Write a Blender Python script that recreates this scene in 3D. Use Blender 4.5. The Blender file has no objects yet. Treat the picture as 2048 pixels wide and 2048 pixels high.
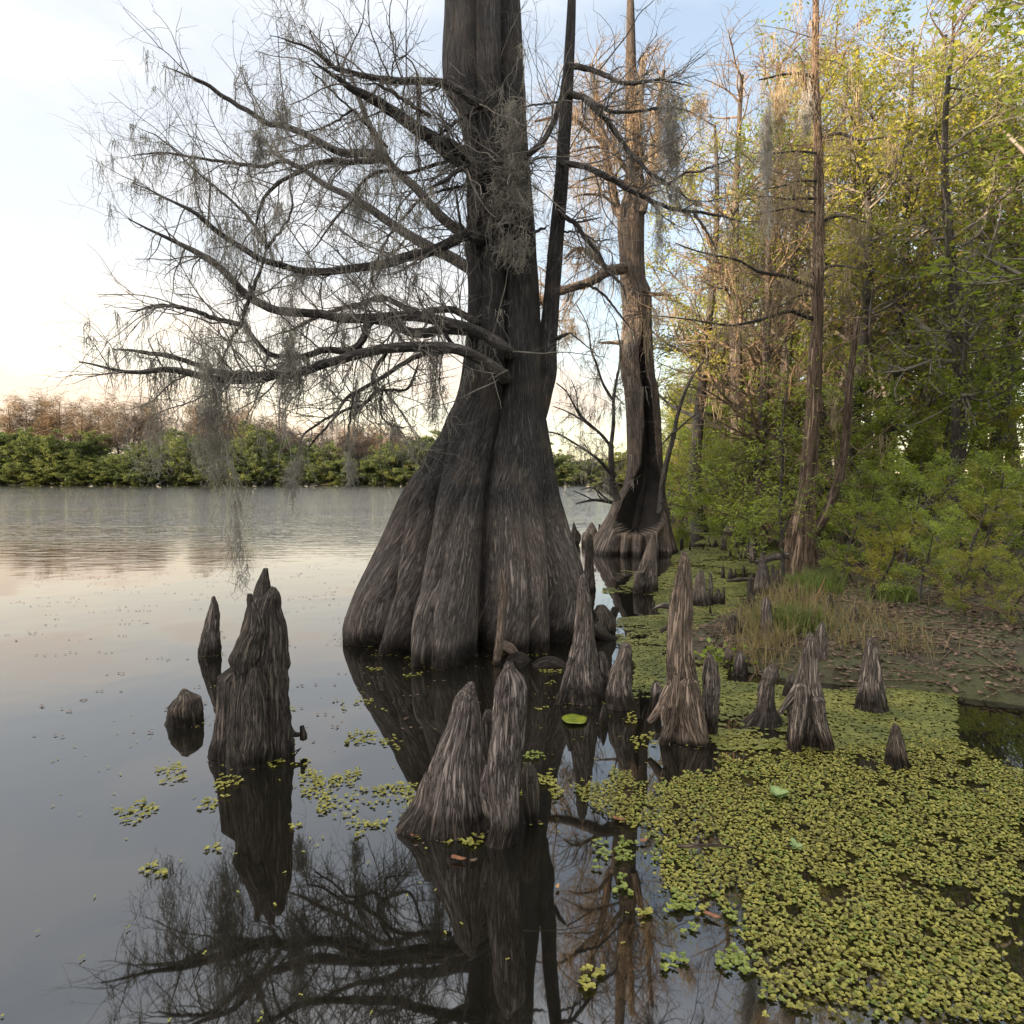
EXPOSURE = 1.95
SHADE_H = 12.0
SKYFILL = (13.5, 12.3, 11.1)
SKYMUL = (1.0, 1.0, 1.0)
import bpy, math, random
import numpy as np
from mathutils import Vector
rng = np.random.default_rng(7)
random.seed(7)
C = bpy.context.scene.collection
R_ = math.radians
# ------------------------------------------------------------------ camera model
F = 1256.0; CAMZ = 1.5; PITCH = R_(2.95)
FW = np.array([0, math.cos(PITCH), -math.sin(PITCH)]); UP = np.array([0, math.sin(PITCH), math.cos(PITCH)])
OFF = {1: (390, 180), 2: (1020, 180), 3: (390, 700), 4: (1020, 700), 5: (390, 1240), 6: (1020, 1240), 0: (0, 0)}
def px(reg, x, y):
    if reg == 0: return float(x), float(y)
    o = OFF[reg]; return o[0] + x / 3.01875, o[1] + y / 3.01875
def ray(u, v):
    return FW + np.array([1.0, 0, 0]) * ((u - 1024) / F) - UP * ((v - 1024) / F)
def P(u, v, y):
    d = ray(u, v); return np.array([0, 0, CAMZ]) + d * (y / d[1])
def G(u, v, z=0.0):
    d = ray(u, v); return np.array([0, 0, CAMZ]) + d * ((z - CAMZ) / d[2])

# ------------------------------------------------------------------ numpy noise
_perm = np.random.default_rng(3).permutation(256); _perm = np.concatenate([_perm, _perm, _perm])
_grad = np.random.default_rng(4).normal(size=(256, 3)); _grad /= np.linalg.norm(_grad, axis=1)[:, None]
def noise(p):
    p = np.asarray(p, float); i = np.floor(p).astype(int); f = p - i; i &= 255
    w = f * f * f * (f * (f * 6 - 15) + 10); out = 0
    for dx in (0, 1):
        for dy in (0, 1):
            for dz in (0, 1):
                h = _perm[_perm[_perm[(i[..., 0] + dx) & 255] + ((i[..., 1] + dy) & 255)] + ((i[..., 2] + dz) & 255)]
                g = _grad[h & 255]; d = f - np.array([dx, dy, dz])
                wt = (w[..., 0] if dx else 1 - w[..., 0]) * (w[..., 1] if dy else 1 - w[..., 1]) * (w[..., 2] if dz else 1 - w[..., 2])
                out = out + wt * (g * d).sum(-1)
    return out * 1.4
def ridged(p): return 1 - 2 * np.abs(noise(p))
def fbm(p): return noise(p) + .5 * noise(np.asarray(p) * 2.03 + 5) + .25 * noise(np.asarray(p) * 4.1 + 9)
def nrm(a): return a / np.maximum(np.linalg.norm(a, axis=-1, keepdims=True), 1e-9)
def smooth(e0, e1, x):
    t = np.clip((np.asarray(x, float) - e0) / (e1 - e0), 0, 1); return t * t * (3 - 2 * t)

# ------------------------------------------------------------------ mesh builder
class MB:
    def __init__(s): s.v = []; s.f = []; s.b = []; s.m = []; s.n = 0
    def add(s, v, f, bark=None, mi=0):
        v = np.asarray(v, float).reshape(-1, 3); f = np.asarray(f, int)
        if len(f) == 0: return
        s.v.append(v); s.f.append(f + s.n); s.b.append(v if bark is None else np.asarray(bark, float).reshape(-1, 3))
        s.m.append(np.full(len(f), mi)); s.n += len(v)
    def build(s, name, mats, parent=None, origin=(0, 0, 0), flat=False):
        if not isinstance(mats, (list, tuple)): mats = [mats]
        v = np.concatenate(s.v) - np.asarray(origin, float); me = bpy.data.meshes.new(name)
        me.vertices.add(len(v)); me.vertices.foreach_set('co', v.astype(np.float32).ravel())
        lens = np.concatenate([np.full(len(f), f.shape[1]) for f in s.f]); idx = np.concatenate([f.ravel() for f in s.f])
        me.loops.add(len(idx)); me.loops.foreach_set('vertex_index', idx.astype(np.int32))
        me.polygons.add(len(lens)); st = np.concatenate([[0], np.cumsum(lens)[:-1]])
        me.polygons.foreach_set('loop_start', st.astype(np.int32)); me.polygons.foreach_set('loop_total', lens.astype(np.int32))
        me.polygons.foreach_set('material_index', np.concatenate(s.m).astype(np.int32))
        if not flat: me.polygons.foreach_set('use_smooth', np.ones(len(lens), bool))
        a = me.attributes.new('bark', 'FLOAT_VECTOR', 'POINT'); a.data.foreach_set('vector', np.concatenate(s.b).astype(np.float32).ravel())
        me.update(calc_edges=True); me.validate()
        for m in mats: me.materials.append(m)
        o = bpy.data.objects.new(name, me); C.objects.link(o)
        if parent is not None: o.parent = parent
        else: o.location = origin
        return o
def tag(o, label=None, cat=None, group=None, kind=None):
    if label: o['label'] = label
    if cat: o['category'] = cat
    if group: o['group'] = group
    if kind: o['kind'] = kind
    return o
def empty(name, loc, label=None, cat=None, group=None):
    o = bpy.data.objects.new(name, None); C.objects.link(o); o.location = loc; o.empty_display_size = .2
    return tag(o, label, cat, group)
def copy_tree(o, loc, rz, sc, label=None):
    r = o.copy(); C.objects.link(r); r.location = loc; r.rotation_euler = (0, 0, rz); r.scale = (sc if isinstance(sc, tuple) else (sc,) * 3)
    if label: r['label'] = label
    for ch in list(o.children):
        c = ch.copy(); C.objects.link(c); c.parent = r
    return r

# tubes: P (M,n,3), R (M,n)
def tubes(mb, Pt, Rd, sides=4, mi=0, cap=False):
    Pt = np.asarray(Pt, float); Rd = np.asarray(Rd, float); M, n, _ = Pt.shape
    if M == 0: return
    T = nrm(np.gradient(Pt, axis=1)); ov = nrm(Pt[:, -1] - Pt[:, 0])
    ref = np.where(np.abs(ov[:, 2:3]) > .8, np.array([[1.0, .13, 0]]), np.array([[0, 0, 1.0]]))[:, None, :]
    N = nrm(np.cross(T, ref)); B = np.cross(T, N)
    a = np.arange(sides) * 2 * math.pi / sides
    ca = np.cos(a)[None, None, :, None]; sa = np.sin(a)[None, None, :, None]
    V = Pt[:, :, None] + Rd[:, :, None, None] * (N[:, :, None] * ca + B[:, :, None] * sa)
    s = np.concatenate([np.zeros((M, 1)), np.cumsum(np.linalg.norm(np.diff(Pt, axis=1), axis=2), axis=1)], 1)
    rm = Rd.mean(1)[:, None, None]; off = rng.uniform(0, 30, (M, 1, 1))
    bk = np.stack([np.broadcast_to(rm * np.cos(a) + off, (M, n, sides)), np.broadcast_to(rm * np.sin(a), (M, n, sides)), np.broadcast_to(s[:, :, None], (M, n, sides))], -1)
    i = np.arange(M)[:, None, None] * n * sides; j = np.arange(n - 1)[None, :, None] * sides; k = np.arange(sides)[None, None, :]; k2 = (k + 1) % sides
    q = np.stack([i + j + k, i + j + k2, i + j + sides + k2, i + j + sides + k], -1).reshape(-1, 4)
    mb.add(V, q, bk, mi)
def resample(pts, n, jit=0.0):
    pts = np.asarray(pts, float); m = len(pts)
    if m > 2:
        e = np.vstack([2 * pts[0] - pts[1], pts, 2 * pts[-1] - pts[-2]]); out = []
        for i in range(m - 1):
            p0, p1, p2, p3 = e[i:i + 4]; t = np.linspace(0, 1, 9)[:-1, None]
            out.append(.5 * (2 * p1 + (p2 - p0) * t + (2 * p0 - 5 * p1 + 4 * p2 - p3) * t ** 2 + (3 * p1 - p0 - 3 * p2 + p3) * t ** 3))
        pts = np.vstack(out + [pts[-1:]])
    d = np.concatenate([[0], np.cumsum(np.linalg.norm(np.diff(pts, axis=0), axis=1))]); t = np.linspace(0, d[-1], n)
    return np.stack([np.interp(t, d, pts[:, k]) for k in range(pts.shape[1])], 1)
def grow(Pp, Rp, N, L, ang=(35, 75), npts=6, wig=.12, grav=0.0, rf=.5, rmin=.0012, rmax=1, tmin=.12, taper=.35, flat=0.0):
    """N children off the polylines Pp (M,n,3)."""
    M, n, _ = Pp.shape; ln = np.linalg.norm(np.diff(Pp, axis=1), axis=2).sum(1)
    k = rng.choice(M, N, p=ln / ln.sum()); t = rng.uniform(tmin, 1, N) * (n - 1.001); i = t.astype(int); f = (t - i)[:, None]
    p = Pp[k, i] * (1 - f) + Pp[k, i + 1] * f; tan = nrm(Pp[k, i + 1] - Pp[k, i]); r0 = Rp[k, i]
    w = rng.normal(size=(N, 3)); w[:, 2] *= (1 - flat); perp = nrm(w - (w * tan).sum(1, keepdims=True) * tan)
    a = np.radians(rng.uniform(*ang, N))[:, None]; d = nrm(tan * np.cos(a) + perp * np.sin(a))
    le = rng.uniform(L[0], L[1], N) * (1.15 - .5 * t / n); st = (le / (npts - 1))[:, None]
    out = [p]
    for q in range(npts - 1):
        out.append(out[-1] + d * st); d = nrm(d + rng.normal(size=(N, 3)) * wig + np.array([0, 0, grav]))
    r = np.clip(r0 * rf, rmin, rmax)[:, None] * np.linspace(1, taper, npts)[None]
    return np.stack(out, 1), r
def leaves(mb, pts, L, W, mi=0, droop=.3, jit=.03):
    N = len(pts)
    if N == 0: return
    pts = pts + rng.normal(size=(N, 3)) * jit; d = rng.normal(size=(N, 3)); d[:, 2] = d[:, 2] * .6 - droop; d = nrm(d)
    s = nrm(np.cross(d, rng.normal(size=(N, 3)))); l = rng.uniform(.6, 1.2, N)[:, None] * L; w = l * W / L
    V = np.stack([pts, pts + d * l * .5 + s * w * .5, pts + d * l, pts + d * l * .5 - s * w * .5], 1)
    mb.add(V, np.arange(4 * N).reshape(N, 4), None, mi)
def strands(mb, anch, n, L, spread, npts=7, r=.0026, wig=.28, mi=0, fuzz=3, side=.05):
    """hanging moss: n strands per anchor, with short curly side threads."""
    A = np.repeat(np.asarray(anch, float), n, axis=0); N = len(A)
    if N == 0: return
    sp = np.asarray(spread, float); p = A + rng.normal(size=(N, 3)) * (sp if sp.ndim else np.array([sp, sp, sp * .3]))
    Lr = np.asarray(L, float); Lr = np.repeat(Lr, n) if Lr.ndim else np.full(N, float(L))
    le = Lr * rng.uniform(.25, 1.0, N); out = [p]; d = np.tile(np.array([0, 0, -1.0]), (N, 1)) + rng.normal(size=(N, 3)) * .25
    for q in range(npts - 1):
        out.append(out[-1] + nrm(d) * (le / (npts - 1))[:, None]); d = np.array([0, 0, -1.0]) + rng.normal(size=(N, 3)) * wig
    Q = np.stack(out, 1); Rr = np.full((N, npts), r) * np.linspace(1, .5, npts)[None]
    tubes(mb, Q, Rr, 3, mi)
    if fuzz: 
        q, rr = grow(Q, Rr, int(N * fuzz), (side * .5, side * 1.4), (30, 110), 4, .6, -.25, .8, r * .5, 1, 0.0)
        tubes(mb, q, rr, 3, mi)

# ------------------------------------------------------------------ materials
def new_mat(name):
    m = bpy.data.materials.new(name); m.use_nodes = True; nt = m.node_tree; nt.nodes.clear()
    out = nt.nodes.new('ShaderNodeOutputMaterial'); return m, nt, out
def node(nt, typ, **kw):
    n = nt.nodes.new('ShaderNode' + typ)
    for k, v in kw.items():
        if k in n.inputs: n.inputs[k].default_value = v
        else: setattr(n, k, v)
    return n
def ramp(nt, src, stops):
    r = nt.nodes.new('ShaderNodeValToRGB'); el = r.color_ramp.elements
    while len(el) < len(stops): el.new(.5)
    for e, (p, c) in zip(el, stops): e.position = p; e.color = (*c, 1) if len(c) == 3 else c
    nt.links.new(src, r.inputs[0]); return r.outputs[0]
def mix(nt, fac, a, b, typ='MIX'):
    m = nt.nodes.new('ShaderNodeMix'); m.data_type = 'RGBA'; m.blend_type = typ
    for s, x in ((m.inputs[0], fac), (m.inputs[6], a), (m.inputs[7], b)):
        if hasattr(x, 'is_output'): nt.links.new(x, s)
        elif isinstance(x, (int, float)): s.default_value = x
        else: s.default_value = (*x, 1)
    return m.outputs[2]
def maprange(nt, src, a, b, c=0, d=1):
    m = nt.nodes.new('ShaderNodeMapRange'); m.interpolation_type = 'SMOOTHSTEP'; nt.links.new(src, m.inputs[0])
    for i, x in enumerate((a, b, c, d)): m.inputs[i + 1].default_value = x
    return m.outputs[0]
def math_(nt, op, a, b):
    m = nt.nodes.new('ShaderNodeMath'); m.operation = op
    for s, x in ((m.inputs[0], a), (m.inputs[1], b)):
        if hasattr(x, 'is_output'): nt.links.new(x, s)
        else: s.default_value = x
    return m.outputs[0]
def bark_mat(name, dark, light, k=40, stretch=.09, bump=.012, zramp=None, wet=None, patch=None, rough=.85, dark2=None):
    """wood/bark: fissures run along the 'bark' attribute's third axis. zramp = (z0, z1, dark above, light above): a stain line."""
    m, nt, out = new_mat(name); L = nt.links.new
    at = node(nt, 'Attribute'); at.attribute_name = 'bark'
    mp = node(nt, 'Mapping'); mp.inputs['Scale'].default_value = (k, k, k * stretch); L(at.outputs['Vector'], mp.inputs[0])
    n1 = node(nt, 'TexNoise', Scale=1.0, Detail=5.0, Roughness=.62, Distortion=.25); L(mp.outputs[0], n1.inputs['Vector'])
    mp2 = node(nt, 'Mapping'); mp2.inputs['Scale'].default_value = (k * .22, k * .22, k * .03); L(at.outputs['Vector'], mp2.inputs[0])
    n2 = node(nt, 'TexNoise', Scale=1.0, Detail=4.0, Roughness=.6, Distortion=.3); L(mp2.outputs[0], n2.inputs['Vector'])
    geo = node(nt, 'NewGeometry'); n3 = node(nt, 'TexNoise', Scale=2.3, Detail=5.0, Roughness=.6); L(geo.outputs['Position'], n3.inputs['Vector'])
    crk = math_(nt, 'ABSOLUTE', math_(nt, 'SUBTRACT', n1.outputs[0], .5), 0.0); crack = ramp(nt, crk, [(.0, (0, 0, 0)), (.05, (.7, .7, .7)), (.12, (1, 1, 1))])
    fis = math_(nt, 'MULTIPLY', ramp(nt, n1.outputs[0], [(.30, (.12, .12, .12)), (.60, (1, 1, 1))]), crack)
    md = tuple((a + b) / 2 for a, b in zip(dark, light))
    sep = node(nt, 'SeparateXYZ'); L(geo.outputs['Position'], sep.inputs[0]); z = sep.outputs[2]
    col = mix(nt, fis, dark, light)
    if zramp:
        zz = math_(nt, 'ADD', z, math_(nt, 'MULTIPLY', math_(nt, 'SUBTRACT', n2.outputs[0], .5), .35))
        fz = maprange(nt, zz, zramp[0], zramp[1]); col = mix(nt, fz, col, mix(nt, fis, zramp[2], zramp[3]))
    col = mix(nt, 1.0, col, ramp(nt, n2.outputs[0], [(.3, (.62, .62, .63)), (.7, (1.22, 1.2, 1.18))]), 'MULTIPLY')
    if patch: col = mix(nt, ramp(nt, n3.outputs[0], [(.52, (0, 0, 0)), (.7, (.75, .75, .75))]), col, mix(nt, fis, tuple(x * .55 for x in patch), patch))
    oi = node(nt, 'ObjectInfo'); col = mix(nt, 1.0, col, ramp(nt, oi.outputs['Random'], [(0, (.78, .78, .8)), (1, (1.15, 1.12, 1.06))]), 'MULTIPLY')
    bs = node(nt, 'BsdfPrincipled', Roughness=rough)
    bs.inputs['Specular IOR Level'].default_value = .25
    if wet is not None:
        zz = math_(nt, 'ADD', z, math_(nt, 'MULTIPLY', math_(nt, 'SUBTRACT', n3.outputs[0], .5), .12))
        fw = maprange(nt, zz, wet * .3, wet); col = mix(nt, fw, mix(nt, 1.0, col, (.22, .2, .18), 'MULTIPLY'), col)
        L(maprange(nt, zz, wet * .3, wet, .45, rough), bs.inputs['Roughness'])
    L(col, bs.inputs['Base Color'])
    h = math_(nt, 'ADD', math_(nt, 'ADD', math_(nt, 'MULTIPLY', n1.outputs[0], .6), math_(nt, 'MULTIPLY', crack, .55)), math_(nt, 'MULTIPLY', n2.outputs[0], .6))
    bp = node(nt, 'Bump', Strength=.9, Distance=bump); L(h, bp.inputs['Height']); L(bp.outputs[0], bs.inputs['Normal'])
    L(bs.outputs[0], out.inputs[0]); return m
def plain_mat(name, c1, c2, scale=8, rough=.8, trans=0.0, spec=.3, bump=0, objvar=None):
    m, nt, out = new_mat(name); L = nt.links.new
    geo = node(nt, 'NewGeometry'); n = node(nt, 'TexNoise', Scale=scale, Detail=3.0); L(geo.outputs['Position'], n.inputs['Vector'])
    col = mix(nt, ramp(nt, n.outputs[0], [(.35, (0, 0, 0)), (.65, (1, 1, 1))]), c1, c2)
    if objvar:
        oi = node(nt, 'ObjectInfo'); col = mix(nt, 1.0, col, ramp(nt, oi.outputs['Random'], objvar), 'MULTIPLY')
    bs = node(nt, 'BsdfPrincipled', Roughness=rough); bs.inputs['Specular IOR Level'].default_value = spec
    L(col, bs.inputs['Base Color']); sh = bs.outputs[0]
    if bump:
        bp = node(nt, 'Bump', Strength=.8, Distance=bump); L(n.outputs[0], bp.inputs['Height']); L(bp.outputs[0], bs.inputs['Normal'])
    if trans:
        tr = node(nt, 'BsdfTranslucent'); L(mix(nt, 1.0, col, (1.5, 1.5, .8), 'MULTIPLY'), tr.inputs[0])
        mx = node(nt, 'MixShader'); mx.inputs[0].default_value = trans; L(sh, mx.inputs[1]); L(tr.outputs[0], mx.inputs[2]); sh = mx.outputs[0]
    L(sh, out.inputs[0]); return m

M = {}
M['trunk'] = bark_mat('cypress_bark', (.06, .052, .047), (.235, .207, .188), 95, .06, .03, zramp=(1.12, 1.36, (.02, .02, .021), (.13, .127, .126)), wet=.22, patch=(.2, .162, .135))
M['branch'] = bark_mat('branch_bark', (.014, .013, .013), (.12, .113, .11), 60, .15, .006, patch=(.10, .09, .075))
M['trunk2'] = bark_mat('second_cypress_bark', (.03, .026, .023), (.25, .21, .182), 40, .07, .02, wet=.12, patch=(.26, .19, .13))
M['hollow'] = plain_mat('hollow_wood_shade', (.006, .005, .0045), (.014, .011, .009), 6)  # near-black base colour paints in the shade inside the recess
M['rtrunk'] = bark_mat('stringy_bark', (.03, .02, .014), (.3, .225, .175), 34, .045, .02)
M['knee'] = bark_mat('knee_wood', (.018, .015, .014), (.335, .29, .262), 84, .08, .014, wet=.16, patch=(.27, .215, .18))
M['knee_dark'] = bark_mat('dark_knee_wood', (.012, .011, .01), (.17, .143, .12), 80, .08, .012, wet=.12, patch=(.09, .075, .06))
M['knee_warm'] = bark_mat('warm_knee_wood', (.024, .018, .014), (.35, .275, .22), 80, .07, .012, wet=.05, patch=(.28, .22, .175))
M['twig'] = plain_mat('twig_bark', (.085, .077, .07), (.2, .182, .16), 5)
M['twigwarm'] = plain_mat('warm_twig_bark', (.08, .06, .042), (.2, .145, .095), 3)
M['moss'] = plain_mat('spanish_moss', (.27, .256, .235), (.46, .44, .405), 7, .9, .25)
M['mosswarm'] = plain_mat('warm_spanish_moss', (.25, .2, .14), (.42, .34, .24), 7, .9, .3)
M['leaf'] = plain_mat('green_leaf', (.11, .138, .025), (.24, .255, .048), 1.5, .5, .45, .35, objvar=[(0, (.8, .95, .8)), (.5, (1, 1, 1)), (1, (1.35, 1.15, .9))])
M['leafbright'] = plain_mat('bright_leaf', (.14, .2, .03), (.27, .33, .06), 2.5, .45, .45, .4)
M['leafdark'] = plain_mat('far_leaf', (.06, .085, .03), (.11, .138, .045), .12, .7, .3, objvar=[(0, (.88, .95, .9)), (.5, (1, 1, 1)), (1, (1.25, 1.15, 1))])
M['rust'] = plain_mat('far_twig', (.12, .1, .085), (.205, .168, .138), .2, .8, .2, objvar=[(0, (.75, .75, .8)), (1, (1.3, 1.1, .9))])
M['grass_dry'] = plain_mat('dry_grass', (.13, .105, .05), (.26, .21, .11), 9, .8, .3)
M['grass'] = plain_mat('green_grass', (.06, .09, .02), (.12, .16, .035), 9, .7, .3)
M['fern'] = plain_mat('water_fern_leaf', (.12, .125, .02), (.25, .24, .05), 45, .55, .15, .4)
M['ferngreen'] = plain_mat('green_water_fern_leaf', (.08, .115, .018), (.18, .21, .045), 45, .5, .15, .4)
M['fernold'] = plain_mat('old_water_fern_leaf', (.06, .062, .014), (.15, .135, .03), 45, .6, .1, .4)
M['duck'] = plain_mat('duckweed_leaf', (.075, .09, .02), (.16, .165, .04), 3, .6, .1, .4)
M['litter'] = plain_mat('leaf_litter', (.03, .02, .013), (.17, .12, .085), 30, .85)
M['orange'] = plain_mat('dead_leaf', (.11, .05, .025), (.2, .09, .045), 60, .6)
M['lettuce'] = plain_mat('pale_green_leaf', (.13, .2, .07), (.22, .3, .13), 30, .6, .2)
M['pad'] = plain_mat('pad_leaf', (.09, .13, .012), (.17, .2, .02), 14, .4, .1, .5)
M['stick'] = bark_mat('stick_bark', (.015, .012, .01), (.09, .07, .055), 80, .1, .004)
M['reed'] = plain_mat('dead_reed', (.2, .12, .06), (.42, .26, .13), 3, .8, .2)
# ------------------------------------------------------------------ camera, sky, sun
sc = bpy.context.scene
cam = bpy.data.cameras.new('camera'); co = bpy.data.objects.new('camera', cam); C.objects.link(co)
cam.sensor_width = 36; cam.lens = 36 * F / 2048; cam.clip_end = 6000; cam.clip_start = .05
co.location = (0, 0, CAMZ); co.rotation_euler = (math.pi / 2 - PITCH, 0, 0); sc.camera = co
sc.view_settings.view_transform = 'Standard'; sc.view_settings.look = 'None'; sc.view_settings.gamma = 1
sc.view_settings.exposure = EXPOSURE
sc.cycles.max_bounces = 8; sc.cycles.diffuse_bounces = 3; sc.cycles.glossy_bounces = 3; sc.cycles.transmission_bounces = 3
SUN_EL = R_(7.5); SUN_AZ = math.atan2(-.90, -.43)          # azimuth from +Y towards +X: the sun stands left, a little behind the camera
sd = np.array([math.sin(SUN_AZ) * math.cos(SUN_EL), math.cos(SUN_AZ) * math.cos(SUN_EL), math.sin(SUN_EL)])
sl = bpy.data.lights.new('sun', 'SUN'); sl.energy = 5.0; sl.angle = R_(.5); sl.color = (1, .75, .5)
so = bpy.data.objects.new('sun', sl); C.objects.link(so); so.rotation_euler = Vector(-sd).to_track_quat('-Z', 'Y').to_euler(); so.location = (-20, -10, 30)
w = bpy.data.worlds.new('World'); sc.world = w; w.use_nodes = True; nt = w.node_tree; nt.nodes.clear(); L = nt.links.new
sky = node(nt, 'TexSky'); sky.sky_type = 'NISHITA'; sky.sun_disc = False; sky.sun_elevation = SUN_EL; sky.sun_rotation = SUN_AZ
sky.air_density = 1.0; sky.dust_density = .6; sky.ozone_density = 1.6
tc = node(nt, 'TexCoord'); sp_ = node(nt, 'SeparateXYZ'); L(tc.outputs['Generated'], sp_.inputs[0])
mp = node(nt, 'Mapping'); mp.inputs['Scale'].default_value = (1.4, 1.4, 4.5); L(tc.outputs['Generated'], mp.inputs[0])
cn = node(nt, 'TexNoise', Scale=2.2, Detail=7.0, Roughness=.55); L(mp.outputs[0], cn.inputs['Vector'])
el = sp_.outputs[2]
# thin high cloud: whiter towards the left, cream near the horizon, a few soft peach banks low down
left = maprange(nt, sp_.outputs[0], .30, -.35)
veil = math_(nt, 'MINIMUM', math_(nt, 'ADD', math_(nt, 'ADD', math_(nt, 'MULTIPLY', left, .45), .38), math_(nt, 'MULTIPLY', maprange(nt, cn.outputs[0], .40, .66), .3)), 1.0)
vcol = ramp(nt, el, [(0.0, (4.0, 3.3, 2.2)), (.12, (3.7, 3.2, 2.45)), (.3, (2.35, 2.36, 2.38)), (.7, (1.95, 2.1, 2.35))])
scol = mix(nt, 1.0, sky.outputs[0], SKYMUL, 'MULTIPLY')
c0 = mix(nt, veil, scol, vcol)
# sky overhead and round the sun, behind the viewpoint, brightened as added fill light
bri = math_(nt, 'MULTIPLY', math_(nt, 'MAXIMUM', math_(nt, 'MULTIPLY', maprange(nt, el, .56, .9), .5), math_(nt, 'MULTIPLY', maprange(nt, math_(nt, 'ADD', math_(nt, 'MULTIPLY', sp_.outputs[0], .93), math_(nt, 'MULTIPLY', sp_.outputs[1], .36)), -.5, -.95), maprange(nt, el, 0, .2, .4, 1))), maprange(nt, cn.outputs[0], .2, .6, .6, 1))
c1 = mix(nt, bri, c0, SKYFILL)
lowc = math_(nt, 'MULTIPLY', maprange(nt, cn.outputs[0], .50, .58), maprange(nt, el, .30, .10)); 
c2 = mix(nt, math_(nt, 'MULTIPLY', lowc, .55), c1, (2.5, 1.85, 1.5))
bg = node(nt, 'Background', Strength=.12); L(c2, bg.inputs[0]); wo = node(nt, 'OutputWorld'); L(bg.outputs[0], wo.inputs[0])

# ------------------------------------------------------------------ terrain and water
SH_Y = [-12, 0, 2, 3, 3.6, 4.3, 4.75, 5.6, 6.5, 8, 9.5, 12, 16, 20, 30, 40, 60, 100, 150, 170]
SH_X = [7, 6.4, 6.0, 5.4, 4.6, 3.0, 1.8, 1.45, 2.0, 3.3, 4.6, 5.7, 6.4, 6.9, 8.3, 10, 13, 19, 28, 40]
def bank_h(x, y):
    s = x - np.interp(y, SH_Y, SH_X) + .25 * noise(np.stack([x * .9, y * .9, 0 * x], -1))
    up = .2 * (1 - np.exp(-np.maximum(s, 0) / .9)) + .5 * smooth(4, 30, s)
    return np.where(s > 0, up, np.maximum(s * .35, -.9)) + .035 * noise(np.stack([x * 2.3, y * 2.3, 0 * x + 3], -1)) * smooth(-.3, .3, s)
def grid(xs, ys, h):
    X, Y = np.meshgrid(xs, ys); Z = h(X, Y); V = np.stack([X, Y, Z], -1).reshape(-1, 3); nx = len(xs)
    i = np.arange(len(ys) - 1)[:, None] * nx + np.arange(nx - 1)[None]; q = np.stack([i, i + 1, i + nx + 1, i + nx], -1).reshape(-1, 4); return V, q
mud, nt, out = new_mat('bank_mud'); L = nt.links.new
geo = node(nt, 'NewGeometry'); n1 = node(nt, 'TexNoise', Scale=2.2, Detail=6.0); n2 = node(nt, 'TexNoise', Scale=38.0, Detail=4.0, Roughness=.7)
L(geo.outputs['Position'], n1.inputs['Vector']); L(geo.outputs['Position'], n2.inputs['Vector'])
cm = mix(nt, ramp(nt, n2.outputs[0], [(.38, (0, 0, 0)), (.66, (1, 1, 1))]), (.014, .011, .008), (.07, .052, .036))
cm = mix(nt, ramp(nt, n1.outputs[0], [(.36, (0, 0, 0)), (.56, (.85, .85, .85))]), cm, (.045, .05, .016))
bs = node(nt, 'BsdfPrincipled', Roughness=.9); L(cm, bs.inputs['Base Color']); bp = node(nt, 'Bump', Strength=1.0, Distance=.02); L(n2.outputs[0], bp.inputs['Height']); L(bp.outputs[0], bs.inputs['Normal']); L(bs.outputs[0], out.inputs[0])
mb = MB()
ys = np.concatenate([np.arange(-30, 1, 1.0), np.arange(1, 14, .12), np.arange(14, 60, 1.0), np.arange(60, 175, 6.0)])
xs = np.concatenate([np.arange(-400, -5, 20.0), np.arange(-5, .5, .4), np.arange(.5, 7, .12), np.arange(7, 60, 1.5), np.arange(60, 420, 20.0)])
V, q = grid(xs, ys, bank_h); mb.add(V, q); tag(mb.build('bank', mud), kind='structure')
mb = MB()
def shore_h(x, y): return np.where(y < 162.5, -.6, np.where(y < 390, .06, 1.5)) + 0 * x
V, q = grid(np.arange(-2000, 2001, 100.0), np.array([150, 162.4, 162.6, 170, 200, 400, 1500, 3000.0]), shore_h); mb.add(V, q); tag(mb.build('far_shore', mud), kind='structure')
water, nt, out = new_mat('lake_water'); L = nt.links.new
geo = node(nt, 'NewGeometry'); sp_ = node(nt, 'SeparateXYZ'); L(geo.outputs['Position'], sp_.inputs[0])
mp = node(nt, 'Mapping'); mp.inputs['Scale'].default_value = (.75, 2.6, 1); L(geo.outputs['Position'], mp.inputs[0])
n1 = node(nt, 'TexNoise', Scale=1.7, Detail=3.0, Roughness=.55, Distortion=.4); L(mp.outputs[0], n1.inputs['Vector'])
n2 = node(nt, 'TexNoise', Scale=1.1, Detail=2.0, Roughness=.5, Distortion=.3); L(geo.outputs['Position'], n2.inputs['Vector'])
n3 = node(nt, 'TexNoise', Scale=.09, Detail=2.0); L(mp.outputs[0], n3.inputs['Vector'])
wind = math_(nt, 'MULTIPLY', maprange(nt, sp_.outputs[1], 9, 24), math_(nt, 'MULTIPLY', maprange(nt, math_(nt, 'SUBTRACT', sp_.outputs[0], math_(nt, 'MULTIPLY', sp_.outputs[1], .12)), 3.0, -1.0), maprange(nt, n3.outputs[0], .3, .6, .55, 1)))
h = math_(nt, 'ADD', math_(nt, 'MULTIPLY', math_(nt, 'MULTIPLY', n1.outputs[0], wind), .075), math_(nt, 'MULTIPLY', n2.outputs[0], .0045))
bp = node(nt, 'Bump', Strength=1.0, Distance=1.0); L(h, bp.inputs['Height'])
bs = node(nt, 'BsdfPrincipled', Roughness=.02, IOR=2.1); bs.inputs['Base Color'].default_value = (.006, .0055, .004, 1); bs.inputs['Specular IOR Level'].default_value = .62
L(bp.outputs[0], bs.inputs['Normal']); L(bs.outputs[0], out.inputs[0])
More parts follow.
